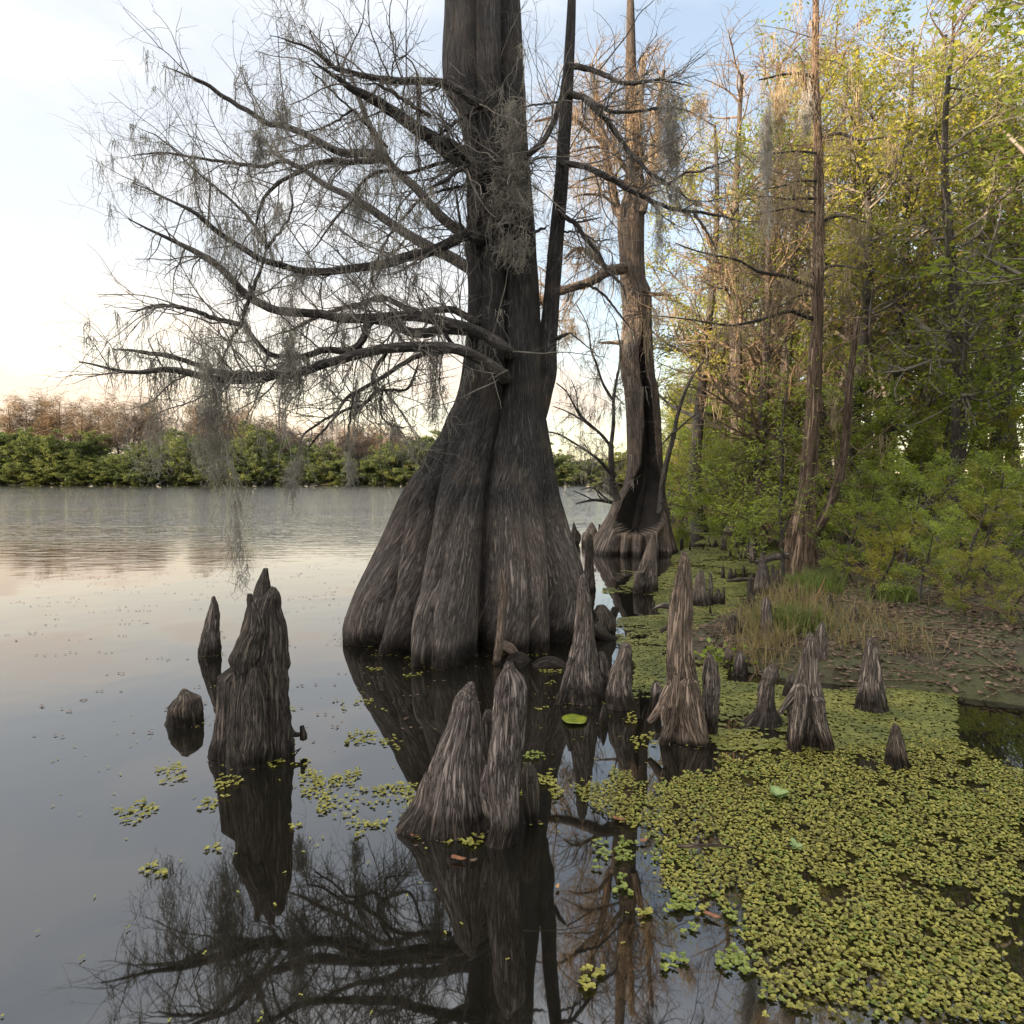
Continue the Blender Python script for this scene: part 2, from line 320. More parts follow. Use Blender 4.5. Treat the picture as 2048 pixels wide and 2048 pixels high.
mb = MB(); V, q = grid(np.array([-2000, -200, -40, -5, 0, 5, 40, 200, 2000.0]), np.array([-60, -5, 0, 5, 20, 60, 164.0]), lambda x, y: 0 * x); mb.add(V, q); tag(mb.build('lake_water', water), kind='structure')

# ------------------------------------------------------------------ the big cypress
TY = 6.2
rows = [(-330, 915, 1000), (-100, 897, 1030), (0, 891, 1040), (120, 886, 1046), (188, 889, 1051), (213, 908, 1051), (240, 919, 1052), (280, 927, 1053), (322, 933, 1057), (380, 934, 1063), (445, 935, 1068), (478, 928, 1070),
        (511, 933, 1072), (577, 938, 1076), (610, 937, 1078), (644, 936, 1080), (672, 933, 1082), (690, 932, 1083), (710, 930, 1085), (743, 926, 1087), (776, 920, 1088), (810, 910, 1089), (832, 897, 1091), (866, 884, 1097),
        (899, 864, 1103), (932, 847, 1108), (965, 821, 1113), (998, 804, 1116), (1031, 791, 1124), (1064, 776, 1134), (1097, 761, 1146), (1131, 744, 1157), (1164, 728, 1163), (1197, 716, 1165), (1230, 706, 1163), (1250, 703, 1161), (1275, 712, 1158), (1330, 730, 1150)]
rows = np.array(rows, float)
zr = np.array([P(0, v, TY)[2] for v in rows[:, 0]])[::-1]; vr = rows[::-1]
zs = np.concatenate([np.linspace(zr[0], 3.2, 230), np.linspace(3.2, zr[-1], 120)[1:]])
xl = np.interp(zs, zr, [P(u, v, TY)[0] for v, u, _ in vr]); xr = np.interp(zs, zr, [P(u, v, TY)[0] for v, _, u in vr])
ker = np.ones(5) / 5
xl = np.convolve(np.pad(xl, 2, 'edge'), ker, 'valid'); xr = np.convolve(np.pad(xr, 2, 'edge'), ker, 'valid')
NS = 520; ph = (np.arange(NS) / NS) * 2 * math.pi - math.pi                     # 0 faces the camera, + to the right
Zg, PH = np.meshgrid(zs, ph, indexing='ij'); a = ((xr - xl) / 2)[:, None]; cx = ((xr + xl) / 2)[:, None]
vz = np.array([np.interp(z, zr, vr[:, 0]) for z in zs])[:, None]                # the row's v, to place creases
def crease(u_of_v, width, depth_of_v, lopside=0):
    global RR
    vv = [q[0] for q in u_of_v]; uu = np.interp(vz[:, 0], vv, [q[1] for q in u_of_v])
    xw = (uu - 1024) / F * (TY - .5 * a[:, 0]); s = np.clip((xw - cx[:, 0]) / (a[:, 0] * .95), -.97, .97); p0 = np.arcsin(s)[:, None]
    dpt = np.interp(vz[:, 0], [q[0] for q in depth_of_v], [q[1] for q in depth_of_v])[:, None]
    x = (PH - p0) / R_(width * 1.25); dpt = dpt * 1.55; RR -= .55 * dpt * np.exp(-np.abs(x * 2.6) ** 1.5); RR -= dpt * np.exp(-np.abs(x) ** 1.3) - lopside * dpt * np.exp(-((x - 1.6) / 1.1) ** 2) - .35 * dpt * (np.exp(-((x + 2.0) / 1.2) ** 2))
RR = np.ones_like(PH)
crease([(188, 1012), (560, 1014), (760, 1015), (900, 990), (1000, 978), (1150, 976), (1320, 985)], 7, [(-400, .16), (188, .17), (600, .2), (780, .13), (900, .12), (1050, .17), (1320, .24)])
crease([(700, 930), (880, 900), (1000, 868), (1130, 845), (1200, 828), (1320, 820)], 5, [(700, 0), (880, .03), (1000, .07), (1130, .13), (1250, .2), (1320, .24)], .35)
crease([(850, 905), (1000, 820), (1120, 790), (1250, 752), (1320, 735)], 5.5, [(850, 0), (950, .05), (1120, .09), (1250, .16), (1320, .2)], .25)
crease([(850, 890), (1000, 845), (1120, 812), (1200, 780), (1320, 765)], 4, [(850, 0), (1000, .05), (1150, .05), (1320, .07)])
crease([(950, 955), (1050, 905), (1150, 893), (1320, 880)], 3.5, [(900, 0), (1000, .03), (1150, .06), (1320, .05)])
crease([(900, 1085), (1000, 1090), (1130, 1112), (1320, 1120)], 6, [(850, 0), (1000, .06), (1150, .1), (1320, .15)], .2)
crease([(900, 1040), (1100, 1050), (1200, 1058), (1320, 1060)], 3.5, [(980, 0), (1150, .035), (1320, .09)])
crease([(1100, 1090), (1200, 1098), (1320, 1100)], 3.5, [(1050, 0), (1200, .04), (1320, .08)])
crease([(188, 955), (500, 965), (760, 960), (900, 940)], 6, [(-400, .05), (188, .05), (700, .05), (900, 0)])
for k in range(9):                                                               # the far side has its own buttresses
    p0 = math.pi + R_(-72 + 18 * k); p0 = (p0 + math.pi) % (2 * math.pi) - math.pi; dd = np.angle(np.exp(1j * (PH - p0)))
    RR -= np.interp(vz, [700, 1000, 1320], [.02, .07, .17]) * np.exp(-np.abs(dd / R_(4.5)) ** 1.3)
# burl at the foot of the middle buttress
x0 = np.arcsin(np.clip(((882 - 1024) / F * 5.3 - cx) / a, -.9, .9)); zb = np.array([P(882, v, 5.3)[2] for v in (1158, 1310)])
bd = np.abs((PH - x0) / R_(10)); bz = smooth(zb[0] + .05, zb[0] - .2, Zg + .12 * bd ** 2); RR += .13 * np.exp(-bd ** 4) * bz - .05 * np.exp(-((bd - 1.25) / .22) ** 2) * bz
flare = smooth(2.4, .2, Zg)
nz = np.stack([np.cos(PH), np.sin(PH), 0 * PH], -1)
fl = noise(np.concatenate([nz[..., :2] * 4.2, (Zg * .55)[..., None]], -1)); RR += (.02 + .018 * flare) * fl
fl2 = ridged(np.concatenate([nz[..., :2] * 11, (Zg * .5 + .3 * fl)[..., None]], -1)); RR += (.005 + .011 * flare) * fl2
flb = ridged(np.concatenate([nz[..., :2] * 17, (Zg * .35 + .5 * fl)[..., None]], -1)); RR += .02 * flare ** 2 * flb
fl3 = ridged(np.concatenate([nz[..., :2] * 26, (Zg * 1.1)[..., None]], -1)); RR += .008 * fl3
RR += .02 * fbm(np.concatenate([nz[..., :2] * 1.2, (Zg * 1.6)[..., None]], -1)) * (1 - .5 * flare)
A = a * RR; depth = .92
X = cx + A * np.sin(PH); Y = TY - A * depth * np.cos(PH) + .0 * Zg
V = np.stack([X, Y, Zg], -1); nzr = len(zs)
i = np.arange(nzr - 1)[:, None] * NS; j = np.arange(NS)[None]; j2 = (j + 1) % NS
q = np.stack([i + j, i + j2, i + NS + j2, i + NS + j], -1).reshape(-1, 4)
rb = .62 + .1 * flare
bk = np.stack([rb * np.cos(PH), rb * np.sin(PH), Zg * np.ones_like(PH)], -1)
iz = int(np.argmin(np.abs(zs))); TRING = np.stack([X[iz], Y[iz]], 1); TCEN = TRING.mean(0)
big = empty('bald_cypress', (P(930, 1262, TY)[0], TY, 0), 'huge old cypress with a flared fluted base and long bare mossy limbs, standing in water', 'tree')
BO = np.array(big.location)
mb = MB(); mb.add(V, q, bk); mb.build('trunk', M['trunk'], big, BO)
# right-hand stem that forks off
def pxpath(reg, pts, y0, y1, wob=0.0):
    n = len(pts); out = []
    for k, (x, y) in enumerate(pts):
        u, v = px(reg, x, y); t = k / max(n - 1, 1); out.append(P(u, v, y0 + (y1 - y0) * t + (wob * math.sin(k * 1.7) if 0 < k < n - 1 else 0)))
    return np.array(out)
def wr(w, y): return w / 2 / 3.01875 / F * y
pp = resample(pxpath(2, [(60, 2420), (120, 2130), (181, 1902), (203, 1800), (222, 1700), (226, 1540), (240, 1400), (256, 1200), (280, 900), (307, 600), (326, 300), (345, 20), (360, -250), (372, -520), (380, -900)], 6.15, 6.3), 160)
rr_ = np.interp(np.linspace(0, 1, 160), [0, .1, .2, .26, .34, .52, .7, 1], [wr(90, 6.2), wr(110, 6.2), wr(116, 6.2), wr(112, 6.2), wr(96, 6.2), wr(82, 6.2), wr(72, 6.2), wr(36, 6.2)])
def barked(pp, rr_, sides, amp=.06, freq=9, seed=0):
    mb = MB(); n = len(pp); T = nrm(np.gradient(pp, axis=0)); ov = nrm(pp[-1] - pp[0]); ref = np.array([0, 0, 1.0]) if abs(ov[2]) < .8 else np.array([0, 1.0, 0])
    N = nrm(np.cross(T, ref)); B = np.cross(T, N); an = np.arange(sides) * 2 * math.pi / sides
    s = np.concatenate([[0], np.cumsum(np.linalg.norm(np.diff(pp, axis=0), axis=1))])[:, None] * np.ones((1, sides))
    ca = np.cos(an)[None] * np.ones((n, 1)); sa = np.sin(an)[None] * np.ones((n, 1)); r0 = rr_.mean()
    k = 1 + amp * ridged(np.stack([ca * freq * .35, sa * freq * .35, s * .6 / max(r0, .03) * .12 + seed], -1)) + amp * 1.2 * noise(np.stack([ca + seed, sa, s * .25 / max(r0, .02)], -1))
    R = rr_[:, None] * k; V = pp[:, None] + R[..., None] * (N[:, None] * ca[..., None] + B[:, None] * sa[..., None])
    i = np.arange(n - 1)[:, None] * sides; j = np.arange(sides)[None]; j2 = (j + 1) % sides
    q = np.stack([i + j, i + j2, i + sides + j2, i + sides + j], -1).reshape(-1, 4)
    mb.add(V, q, np.stack([r0 * ca + seed * 3.1, r0 * sa, s], -1)); 
    tip = len(V.reshape(-1, 3)); 
    mb.add(np.vstack([V[-1], pp[-1:] + T[-1:] * rr_[-1] * .6]), np.array([[x, (x + 1) % sides, sides] for x in range(sides)]), None)
    return mb
barked(pp, rr_, 64, .04, 16, 2).build('stem', M['trunk'], big, BO)
# limbs, traced: (region, points, width at start, width at end, depth at start, depth at end)
BR = [
 (1, [(1720, 460), (1580, 370), (1450, 305), (1360, 250), (1250, 170), (1130, 90), (1000, 20), (860, -70), (700, -190)], 95, 30, 5.85, 5.0),
 (1, [(1715, 530), (1600, 450), (1480, 375), (1390, 305)], 60, 30, 5.8, 5.6),
 (1, [(1720, 900), (1640, 870), (1570, 840), (1440, 720), (1340, 600), (1240, 510), (1180, 450), (1110, 330), (1040, 180), (960, -40), (900, -200)], 62, 20, 5.85, 6.9),
 (1, [(1160, 420), (1085, 385), (900, 380), (800, 340), (650, 260), (520, 215), (420, 195), (330, 130), (200, 60), (60, -40), (-200, -150)], 44, 14, 6.4, 6.0),
 (1, [(1150, 430), (1090, 425), (950, 435), (750, 435), (640, 490), (540, 540), (450, 610), (400, 690), (370, 800), (355, 900), (370, 970)], 32, 10, 6.4, 6.9),
 (1, [(660, 478), (540, 430), (420, 460), (300, 450), (180, 435), (20, 410), (-200, 380), (-420, 400)], 22, 8, 6.6, 6.4),
 (1, [(1740, 890), (1640, 870), (1560, 910), (1430, 970), (1280, 1010), (1150, 1050), (1000, 1070), (800, 1095), (640, 1090), (520, 1060), (420, 1030), (330, 985), (200, 900), (100, 830), (0, 740), (-180, 650), (-380, 560)], 62, 18, 5.85, 5.2),
 (1, [(1612, 855), (1590, 720), (1565, 550)], 28, 9, 5.9, 5.8),
 (1, [(1680, 1090), (1600, 1040), (1540, 1010), (1400, 940), (1280, 870), (1180, 800), (1090, 740), (1000, 680), (930, 640), (780, 570), (640, 470), (500, 400), (380, 250)], 62, 12, 6.3, 8.2),
 (1, [(1880, 1570), (1800, 1510), (1680, 1450), (1560, 1415), (1430, 1385), (1280, 1360), (1100, 1378), (900, 1378), (760, 1355), (620, 1345), (480, 1330), (370, 1280), (290, 1220), (200, 1120), (130, 1060), (20, 985), (-160, 900), (-400, 780)], 66, 28, 5.6, 5.6),
 (1, [(1640, 1455), (1480, 1450), (1380, 1475), (1270, 1455), (1200, 1410), (1060, 1395), (1030, 1480), (980, 1550), (900, 1580), (780, 1570), (690, 1600), (590, 1620), (520, 1615), (440, 1590), (390, 1540), (310, 1440), (290, 1370), (320, 1270), (350, 1200), (400, 1080), (430, 960), (420, 840), (430, 730), (500, 680)], 58, 10, 5.6, 4.9),
 (1, [(430, 960), (500, 870), (560, 780), (590, 690), (570, 560), (600, 420)], 16, 6, 5.0, 5.3),
 (1, [(335, 1250), (327, 1160)], 20, 12, 5.0, 5.0),
 (1, [(290, 1415), (180, 1395), (90, 1370), (0, 1335), (-200, 1300), (-420, 1350)], 30, 12, 5.05, 4.8),
 (1, [(280, 1420), (220, 1500), (180, 1600), (140, 1700)], 15, 7, 5.05, 4.9),
 (1, [(1850, 1720), (1780, 1660), (1680, 1600), (1560, 1560), (1430, 1550), (1250, 1550), (1050, 1580), (880, 1630), (760, 1660), (660, 1695), (560, 1720), (480, 1720), (400, 1742), (280, 1757), (150, 1750), (20, 1722), (-150, 1690), (-400, 1700), (-700, 1640)], 64, 30, 5.5, 4.6),
 (1, [(590, 1640), (540, 1680), (440, 1715), (300, 1715), (150, 1705), (20, 1660), (-200, 1600), (-500, 1560)], 38, 18, 5.0, 5.0),
 (1, [(1700, 1400), (1640, 1370), (1560, 1330), (1440, 1330), (1350, 1350), (1200, 1280), (1120, 1250), (1000, 1290), (880, 1320), (740, 1370), (600, 1440), (480, 1480), (400, 1510)], 44, 12, 5.9, 6.8),
 (1, [(1640, 460), (1600, 480), (1500, 550), (1390, 605)], 32, 16, 5.7, 5.2),
 (1, [(1720, 585), (1570, 590), (1450, 620), (1350, 660), (1290, 665)], 22, 8, 5.85, 5.3),
 (1, [(1360, 660), (1250, 780), (1180, 870), (1130, 960), (1080, 1080), (1075, 1170), (1150, 1260)], 15, 8, 5.4, 5.1),
 (1, [(1600, 415), (1420, 460), (1280, 500), (1130, 490), (1010, 560), (940, 670), (830, 800), (720, 950), (620, 1045)], 22, 9, 5.75, 5.2),
 (1, [(1540, 1575), (1380, 1600), (1270, 1640), (1170, 1710), (1050, 1780), (930, 1850), (880, 1905), (850, 1950), (720, 2030), (650, 2090), (630, 2190), (600, 2260)], 30, 8, 5.5, 4.9),
 (1, [(1150, 1590), (1090, 1680), (1070, 1760), (1100, 1810), (1180, 1812), (1270, 1810), (1320, 1740), (1360, 1590)], 20, 12, 5.4, 5.5),
 (1, [(1100, 1810), (1050, 1870), (1000, 1905), (880, 1945), (790, 2040), (700, 2140), (660, 2230)], 22, 7, 5.4, 5.0),
 (3, [(1130, 240), (1120, 370), (1160, 440), (1230, 465), (1330, 460)], 14, 6, 5.4, 5.3),
 (3, [(960, 250), (930, 470), (940, 600), (990, 680), (980, 775)], 13, 6, 5.2, 5.0),
 (1, [(1350, -45), (1352, 60), (1350, 160), (1348, 300)], 30, 16, 5.45, 5.6),
 (1, [(1420, 160), (1330, 105), (1200, 20), (1050, -60)], 22, 12, 5.3, 5.0),
 (1, [(1160, 345), (1080, 260), (980, 150), (850, 30), (760, -60), (620, -200)], 18, 5, 6.2, 5.2),
 (1, [(945, 125), (800, 215), (640, 262), (500, 300)], 12, 5, 5.2, 5.5),
 (1, [(1640, 150), (1600, 175), (1500, 250), (1450, 290)], 24, 14, 5.9, 5.5),
 (1, [(422, 920), (340, 790), (200, 650), (20, 500), (-200, 300), (-400, 200)], 17, 5, 5.0, 5.6),
 (3, [(1880, 130), (1800, 170), (1760, 185)], 34, 14, 5.45, 5.35),
 (1, [(1500, 1460), (1560, 1540), (1640, 1590)], 20, 26, 5.55, 5.6),
 (1, [(1700, 80), (1500, -40), (1200, -60), (880, -120), (700, -250), (450, -330)], 55, 12, 5.8, 5.0),
 (2, [(300, 445), (350, 450), (450, 460), (560, 510), (680, 580), (800, 640), (900, 690), (1000, 720), (1130, 740), (1280, 760), (1370, 790), (1520, 800)], 34, 8, 6.1, 5.6),
 (2, [(340, 25), (380, 28), (450, 50), (530, 130), (620, 230), (700, 350), (770, 430), (860, 510), (960, 570), (1020, 610), (1080, 670), (1170, 715)], 34, 10, 6.2, 5.7),
 (2, [(360, 20), (440, 40), (530, 90), (640, 135), (760, 130), (930, 110), (1060, 120), (1150, 170)], 26, 7, 6.2, 5.6),
 (2, [(300, 760), (330, 770), (400, 810), (450, 890), (530, 980), (580, 1080), (640, 1140), (690, 1200), (700, 1290)], 28, 11, 6.1, 5.9),
 (2, [(40, 490), (60, 450), (100, 400), (190, 320), (260, 200), (300, 60), (320, -80)], 40, 22, 5.7, 6.0),
 (2, [(300, 70), (150, 90), (50, 110), (-40, 150)], 12, 6, 5.9, 5.6),
 (2, [(960, 570), (1060, 500), (1150, 490), (1280, 440), (1400, 390)], 16, 6, 5.8, 5.5),
 (2, [(1110, 740), (1170, 830), (1220, 910), (1250, 985)], 16, 7, 5.7, 5.6),
 (2, [(285, 1500), (310, 1488), (360, 1466)], 26, 12, 6.15, 6.0),
 (2, [(400, 800), (500, 780), (560, 770)], 12, 5, 6.1, 5.9),
 (2, [(130, 870), (160, 855), (240, 815)], 16, 16, 6.0, 6.2),
 (2, [(360, 1466), (480, 1560), (560, 1640)], 9, 4, 6.0, 5.8),
 (2, [(330, 855), (420, 860), (520, 910), (640, 890)], 12, 5, 6.1, 6.4),
 (2, [(420, 1170), (500, 1190), (580, 1250), (680, 1380), (760, 1470)], 16, 7, 6.3, 6.1),
 (2, [(350, -150), (500, -120), (700, -40), (900, -60), (1100, -20)], 32, 9, 6.2, 5.6),
]
L0 = []; R0 = []
for kk, (rg, pts, w0, w1, y0, y1) in enumerate(BR):
    raw = pxpath(rg, pts, y0, y1, .05 if len(pts) > 4 else 0); u0, v0 = px(rg, *pts[0])
    if 915 < u0 < 1085 and y0 < 6.1: raw = np.vstack([P(u0 + (10 if rg == 1 else -6), v0 + 8, y0 + .42)[None], raw])
    pth = resample(raw, 48); ln = np.linalg.norm(np.diff(pth, axis=0), axis=1).sum()
    pth[1:-1] += .012 * np.stack([noise(np.stack([np.arange(46) * .35 + kk * 7, np.full(46, c * 9.1), np.zeros(46)], -1)) for c in range(3)], -1)
    r = 1.12 * np.linspace(w0, w1, 48) / 2 / 3.01875 / F * pth[:, 1] * np.interp(np.linspace(0, 1, 48), [0, .82, 1], [1, 1, .22])
    barked(pth, r, 12 if w0 > 30 else 8, .07, 10, kk).build('branch', M['branch'], big, BO)
    L0.append(pth); R0.append(r)
L0 = np.array(L0); R0 = np.array(R0); sel = np.array([len(b[1]) > 3 for b in BR])
lens0 = np.linalg.norm(np.diff(L0, axis=1), axis=2).sum(1)
a1, r1 = grow(L0[sel], R0[sel], 820, (.25, 1.0), (35, 80), 9, .16, .02, .4, .0022, .008, .08)
a2, r2 = grow(np.concatenate([a1]), r1, 3100, (.15, .55), (30, 70), 7, .2, -.02, .7, .0014, .004)
a3, r3 = grow(a2, r2, 4600, (.07, .28), (25, 70), 5, .25, -.03, .8, .0011, .002)
mb = MB(); tubes(mb, a1, r1, 5); tubes(mb, a2, r2, 3); tubes(mb, a3, r3, 3)
tag(mb.build('twig', M['twig'], big, BO), kind='stuff')
# moss: small festoons all through the limbs (beyond counting) and the big tresses one by one
def pick(Pp, N, tmin=.1):
    M_, n, _ = Pp.shape; ln = np.linalg.norm(np.diff(Pp, axis=1), axis=2).sum(1); k = rng.choice(M_, N, p=ln / ln.sum()); i = rng.integers(int(n * tmin), n, N); return Pp[k, i]
mb = MB()
an = np.concatenate([pick(L0[sel], 460), pick(a1, 420), pick(a2, 100)]); u_ = an[:, 0] / an[:, 1] * F + 1024
keep = (u_ < 900) | (rng.random(len(an)) < .5); an = an[keep]
strands(mb, an, 7, rng.uniform(.05, 1, len(an)) ** 2 * .55 + .07, .022, 6, .0024, .3, 0, 2, .05)
tag(mb.build('spanish_moss', M['moss']), 'wisps of grey Spanish moss hanging all through the bare limbs over the water', 'moss', kind='stuff')
def tress(label, u, v0, v1, w, y, n, mat='moss', lean=0, r=.0026):
    p0 = P(u, v0, y); p1 = P(u + lean, v1, y); Lh = p0[2] - p1[2]; mb = MB(); k = max(3, int(Lh / .22)); ws = w / F * y / 2
    for t in np.linspace(0, .72, k):
        c = p0 + (p1 - p0) * t; m = max(2, int(n * .7) // k); A = c + rng.normal(size=(m, 3)) * np.array([ws * .62, ws * .6, .09])
        strands(mb, A, 3, np.full(m, min(Lh * (1 - t), .5 + Lh * .3)), ws * .2, 7, r * .9, .42, 0, 4, .08)
    o = mb.build('moss_tress', M[mat], None, tuple(p0)); tag(o, label, 'moss', 'long tresses of Spanish moss'); return o
tress('wide grey curtain of moss hanging lowest, at the left side down towards the lake', 425, 690, 965, 52, 4.7, 190)
tress('thin end of moss trailing just above the split cypress knee', 462, 950, 1190, 16, 4.7, 40, lean=28)
tress('second grey moss curtain left of the lowest one, over open water', 300, 720, 960, 60, 4.8, 60)
tress('matted moss clump wrapped over the lowest long limb', 577, 685, 790, 44, 4.95, 110)
tress('long narrow moss strand crossing in front of the middle limbs', 577, 570, 700, 22, 5.0, 46)
tress('moss strand hanging below the thick middle limb', 684, 635, 700, 20, 5.4, 36)
tress('grey moss bundle among the topmost left twigs', 565, 195, 275, 30, 5.6, 60)
tress('moss streamer hanging under the high left limb', 522, 230, 345, 24, 5.8, 60)
tress('bushy moss clump in the middle of the left limbs', 722, 370, 450, 34, 5.5, 70)
tress('moss tuft at the bend of the upper limb', 755, 275, 345, 32, 5.9, 60)
tress('small moss tuft dangling over the peach cloud', 712, 770, 830, 14, 5.3, 36)
tress('lacy moss strings hanging close left of the flared trunk', 866, 700, 860, 26, 5.5, 52)
tress('pale moss tuft dangling in front of the far green shore', 585, 925, 985, 22, 4.9, 50)
tress('moss thread dangling beside the pale tuft before the far shore', 700, 905, 965, 12, 5.0, 30)
tress('dark moss fringe at the left among the twigs', 455, 430, 560, 60, 5.4, 70)
tress('large grey moss beard hanging left of the lit green crown', 1343, 190, 345, 30, 5.7, 120)
tress('short dark moss beard on the drooping dark branch', 1352, 370, 420, 20, 5.7, 40)
tress('dark moss tuft under the curved right branch', 1318, 415, 500, 14, 5.7, 36)
# the shaggy moss on the trunk's face
mb = MB(); 
for k in range(60):
    u = 1022 + rng.normal() * 17; v = rng.uniform(190, 520); wv = 10 + 24 * math.exp(-((v - 390) / 80) ** 2); u = 1030 + rng.normal() * wv * .8
    A = P(u, v, 5.72 + .0 * rng.random()) + rng.normal(size=(3, 3)) * np.array([.03, .05, .03]); strands(mb, A, 3, np.full(3, rng.uniform(.14, .4)), .02, 8, .0034, .9, 0, 3, .11)
tag(mb.build('moss_tress', M['moss'], None, tuple(P(1030, 200, 5.7))), 'shaggy moss mat clinging to the face of the huge trunk', 'moss', 'long tresses of Spanish moss')

# ------------------------------------------------------------------ second cypress with the hollow
T2 = 13.0
rows = [(4, 1290, 480, 1000), (4, 1240, 485, 995), (4, 1200, 492, 988), (4, 1100, 548, 958), (4, 1000, 600, 944), (4, 900, 640, 932), (4, 830, 690, 924), (4, 700, 712, 918), (4, 550, 710, 912), (4, 400, 706, 906), (4, 200, 690, 888), (2, 1900, 690, 892),
        (2, 1800, 680, 880), (2, 1700, 672, 870), (2, 1600, 660, 862), (2, 1400, 684, 852), (2, 1260, 680, 852), (2, 1200, 674, 845), (2, 1150, 668, 816), (2, 1000, 664, 806), (2, 850, 652, 806), (2, 740, 655, 808), (2, 690, 668, 815), (2, 640, 690, 820), (2, 560, 696, 812), (2, 450, 700, 790), (2, 300, 700, 770), (2, 20, 695, 765), (2, -200, 700, 760), (2, -500, 705, 750), (2, -700, 715, 735)]
zz = []; l_ = []; r__ = []
for rg, y, x1, x2 in rows:
    u1, v = px(rg, x1, y); u2, _ = px(rg, x2, y); zz.append(P(0, v, T2)[2]); l_.append(P(u1, v, T2)[0]); r__.append(P(u2, v, T2)[0])
vv_ = [px(r[0], 0, r[1])[1] for r in rows]
zs = np.linspace(zz[0], zz[-1], 330); xl = np.interp(zs, zz, l_); xr = np.interp(zs, zz, r__); vz = np.interp(zs, zz, vv_)[:, None]
xl = np.convolve(np.pad(xl, 2, 'edge'), ker, 'valid'); xr = np.convolve(np.pad(xr, 2, 'edge'), ker, 'valid')
NS = 480; ph = (np.arange(NS) / NS) * 2 * math.pi - math.pi; Zg, PH = np.meshgrid(zs, ph, indexing='ij'); a = ((xr - xl) / 2)[:, None]; cx = ((xr + xl) / 2)[:, None]
flare = smooth(1.9, .1, Zg); nz = np.stack([np.cos(PH), np.sin(PH)], -1); RR = np.ones_like(PH)
fl = noise(np.concatenate([nz * 3.3, (Zg * .3 + 4)[..., None]], -1)); RR += (.05 + .06 * flare) * fl
RR += (.02 + .05 * flare) * ridged(np.concatenate([nz * 5.5, (Zg * .2 + 7)[..., None]], -1)) + .02 * ridged(np.concatenate([nz * 16, (Zg * .5 + 7)[..., None]], -1))
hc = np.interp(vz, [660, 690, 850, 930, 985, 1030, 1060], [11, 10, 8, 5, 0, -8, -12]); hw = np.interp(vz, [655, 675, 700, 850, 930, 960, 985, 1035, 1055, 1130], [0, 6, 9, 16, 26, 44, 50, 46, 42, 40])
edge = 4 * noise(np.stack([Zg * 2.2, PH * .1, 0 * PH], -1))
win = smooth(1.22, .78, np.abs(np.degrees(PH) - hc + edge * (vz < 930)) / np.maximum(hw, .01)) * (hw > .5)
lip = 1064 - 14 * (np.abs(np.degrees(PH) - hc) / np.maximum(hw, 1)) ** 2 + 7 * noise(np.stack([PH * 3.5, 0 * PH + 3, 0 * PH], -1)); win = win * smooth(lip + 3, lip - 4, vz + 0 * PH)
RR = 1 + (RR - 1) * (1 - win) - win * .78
slit = np.interp(vz, [1052, 1080, 1112], [0, .22, .42])
for p0, wd in ((-34, 6), (-14, 4), (6, 3.5), (33, 5), (60, 6)): RR -= slit * np.exp(-np.abs((PH - R_(p0)) / R_(wd)) ** 1.4)
A = a * np.maximum(RR, .1)
V = np.stack([cx + A * np.sin(PH), T2 - A * .9 * np.cos(PH), Zg], -1); n_ = len(zs)
i = np.arange(n_ - 1)[:, None] * NS; j = np.arange(NS)[None]; j2 = (j + 1) % NS; q = np.stack([i + j, i + j2, i + NS + j2, i + NS + j], -1).reshape(-1, 4)
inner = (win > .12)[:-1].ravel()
hol = empty('hollow_cypress', (cx[20, 0], T2, 0), 'second big cypress with a dark open hollow in its trunk, behind the huge one', 'tree'); HO = np.array(hol.location)
mb = MB(); bk = np.stack([.7 * np.cos(PH), .7 * np.sin(PH), Zg], -1); mb.add(V, q[~inner], bk); mb.build('trunk', M['trunk2'], hol, HO)
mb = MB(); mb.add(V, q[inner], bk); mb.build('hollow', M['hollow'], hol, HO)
BR2 = [(2, [(700, 780), (645, 720), (620, 600), (590, 450), (565, 300), (545, 180), (520, 20), (490, -150)], 55, 24, 12.9, 13.6),
 (2, [(800, 740), (830, 620), (845, 520), (870, 400), (885, 250), (900, 60), (930, -120)], 45, 20, 12.8, 12.4),
 (2, [(720, 500), (680, 450), (620, 350), (560, 250), (500, 150), (470, 60)], 30, 14, 12.9, 12.2),
 (2, [(770, 600), (780, 400), (770, 200), (790, 0), (800, -200)], 55, 30, 12.9, 12.9),
 (2, [(690, 1075), (640, 1085), (580, 1100), (480, 1160), (380, 1190), (310, 1215), (230, 1245), (170, 1290), (120, 1340)], 66, 30, 12.7, 11.0),
 (2, [(810, 1225), (850, 1232), (955, 1238)], 34, 10, 12.5, 12.4), (2, [(680, 1525), (620, 1525), (530, 1525)], 30, 8, 12.6, 12.6),
 (2, [(610, 1090), (540, 1040), (440, 960), (380, 970), (330, 1020)], 30, 14, 12.4, 12.0),
 (2, [(790, 420), (900, 340), (960, 300), (1050, 280)], 16, 7, 12.5, 12.2), (2, [(570, 330), (480, 250), (380, 170), (280, 160), (150, 190)], 24, 10, 13, 12.4),
 (2, [(640, 700), (560, 640), (450, 630), (380, 650)], 18, 8, 12.7, 12.3), (2, [(700, 560), (560, 520), (450, 540), (340, 600)], 16, 7, 12.7, 12.2), (2, [(600, 360), (500, 345), (350, 380)], 16, 7, 13, 12.6)]
L2_ = []; R2_ = []
for kk, (rg, pts, w0, w1, y0, y1) in enumerate(BR2):
    pth = resample(pxpath(rg, pts, y0, y1, .08), 36); r = np.linspace(w0, w1, 36) / 2 / 3.01875 / F * pth[:, 1]
    barked(pth, r, 12, .08, 10, kk + 60).build('branch', M['trunk2'], hol, HO); L2_.append(pth); R2_.append(r)
L2_ = np.array(L2_); R2_ = np.array(R2_)
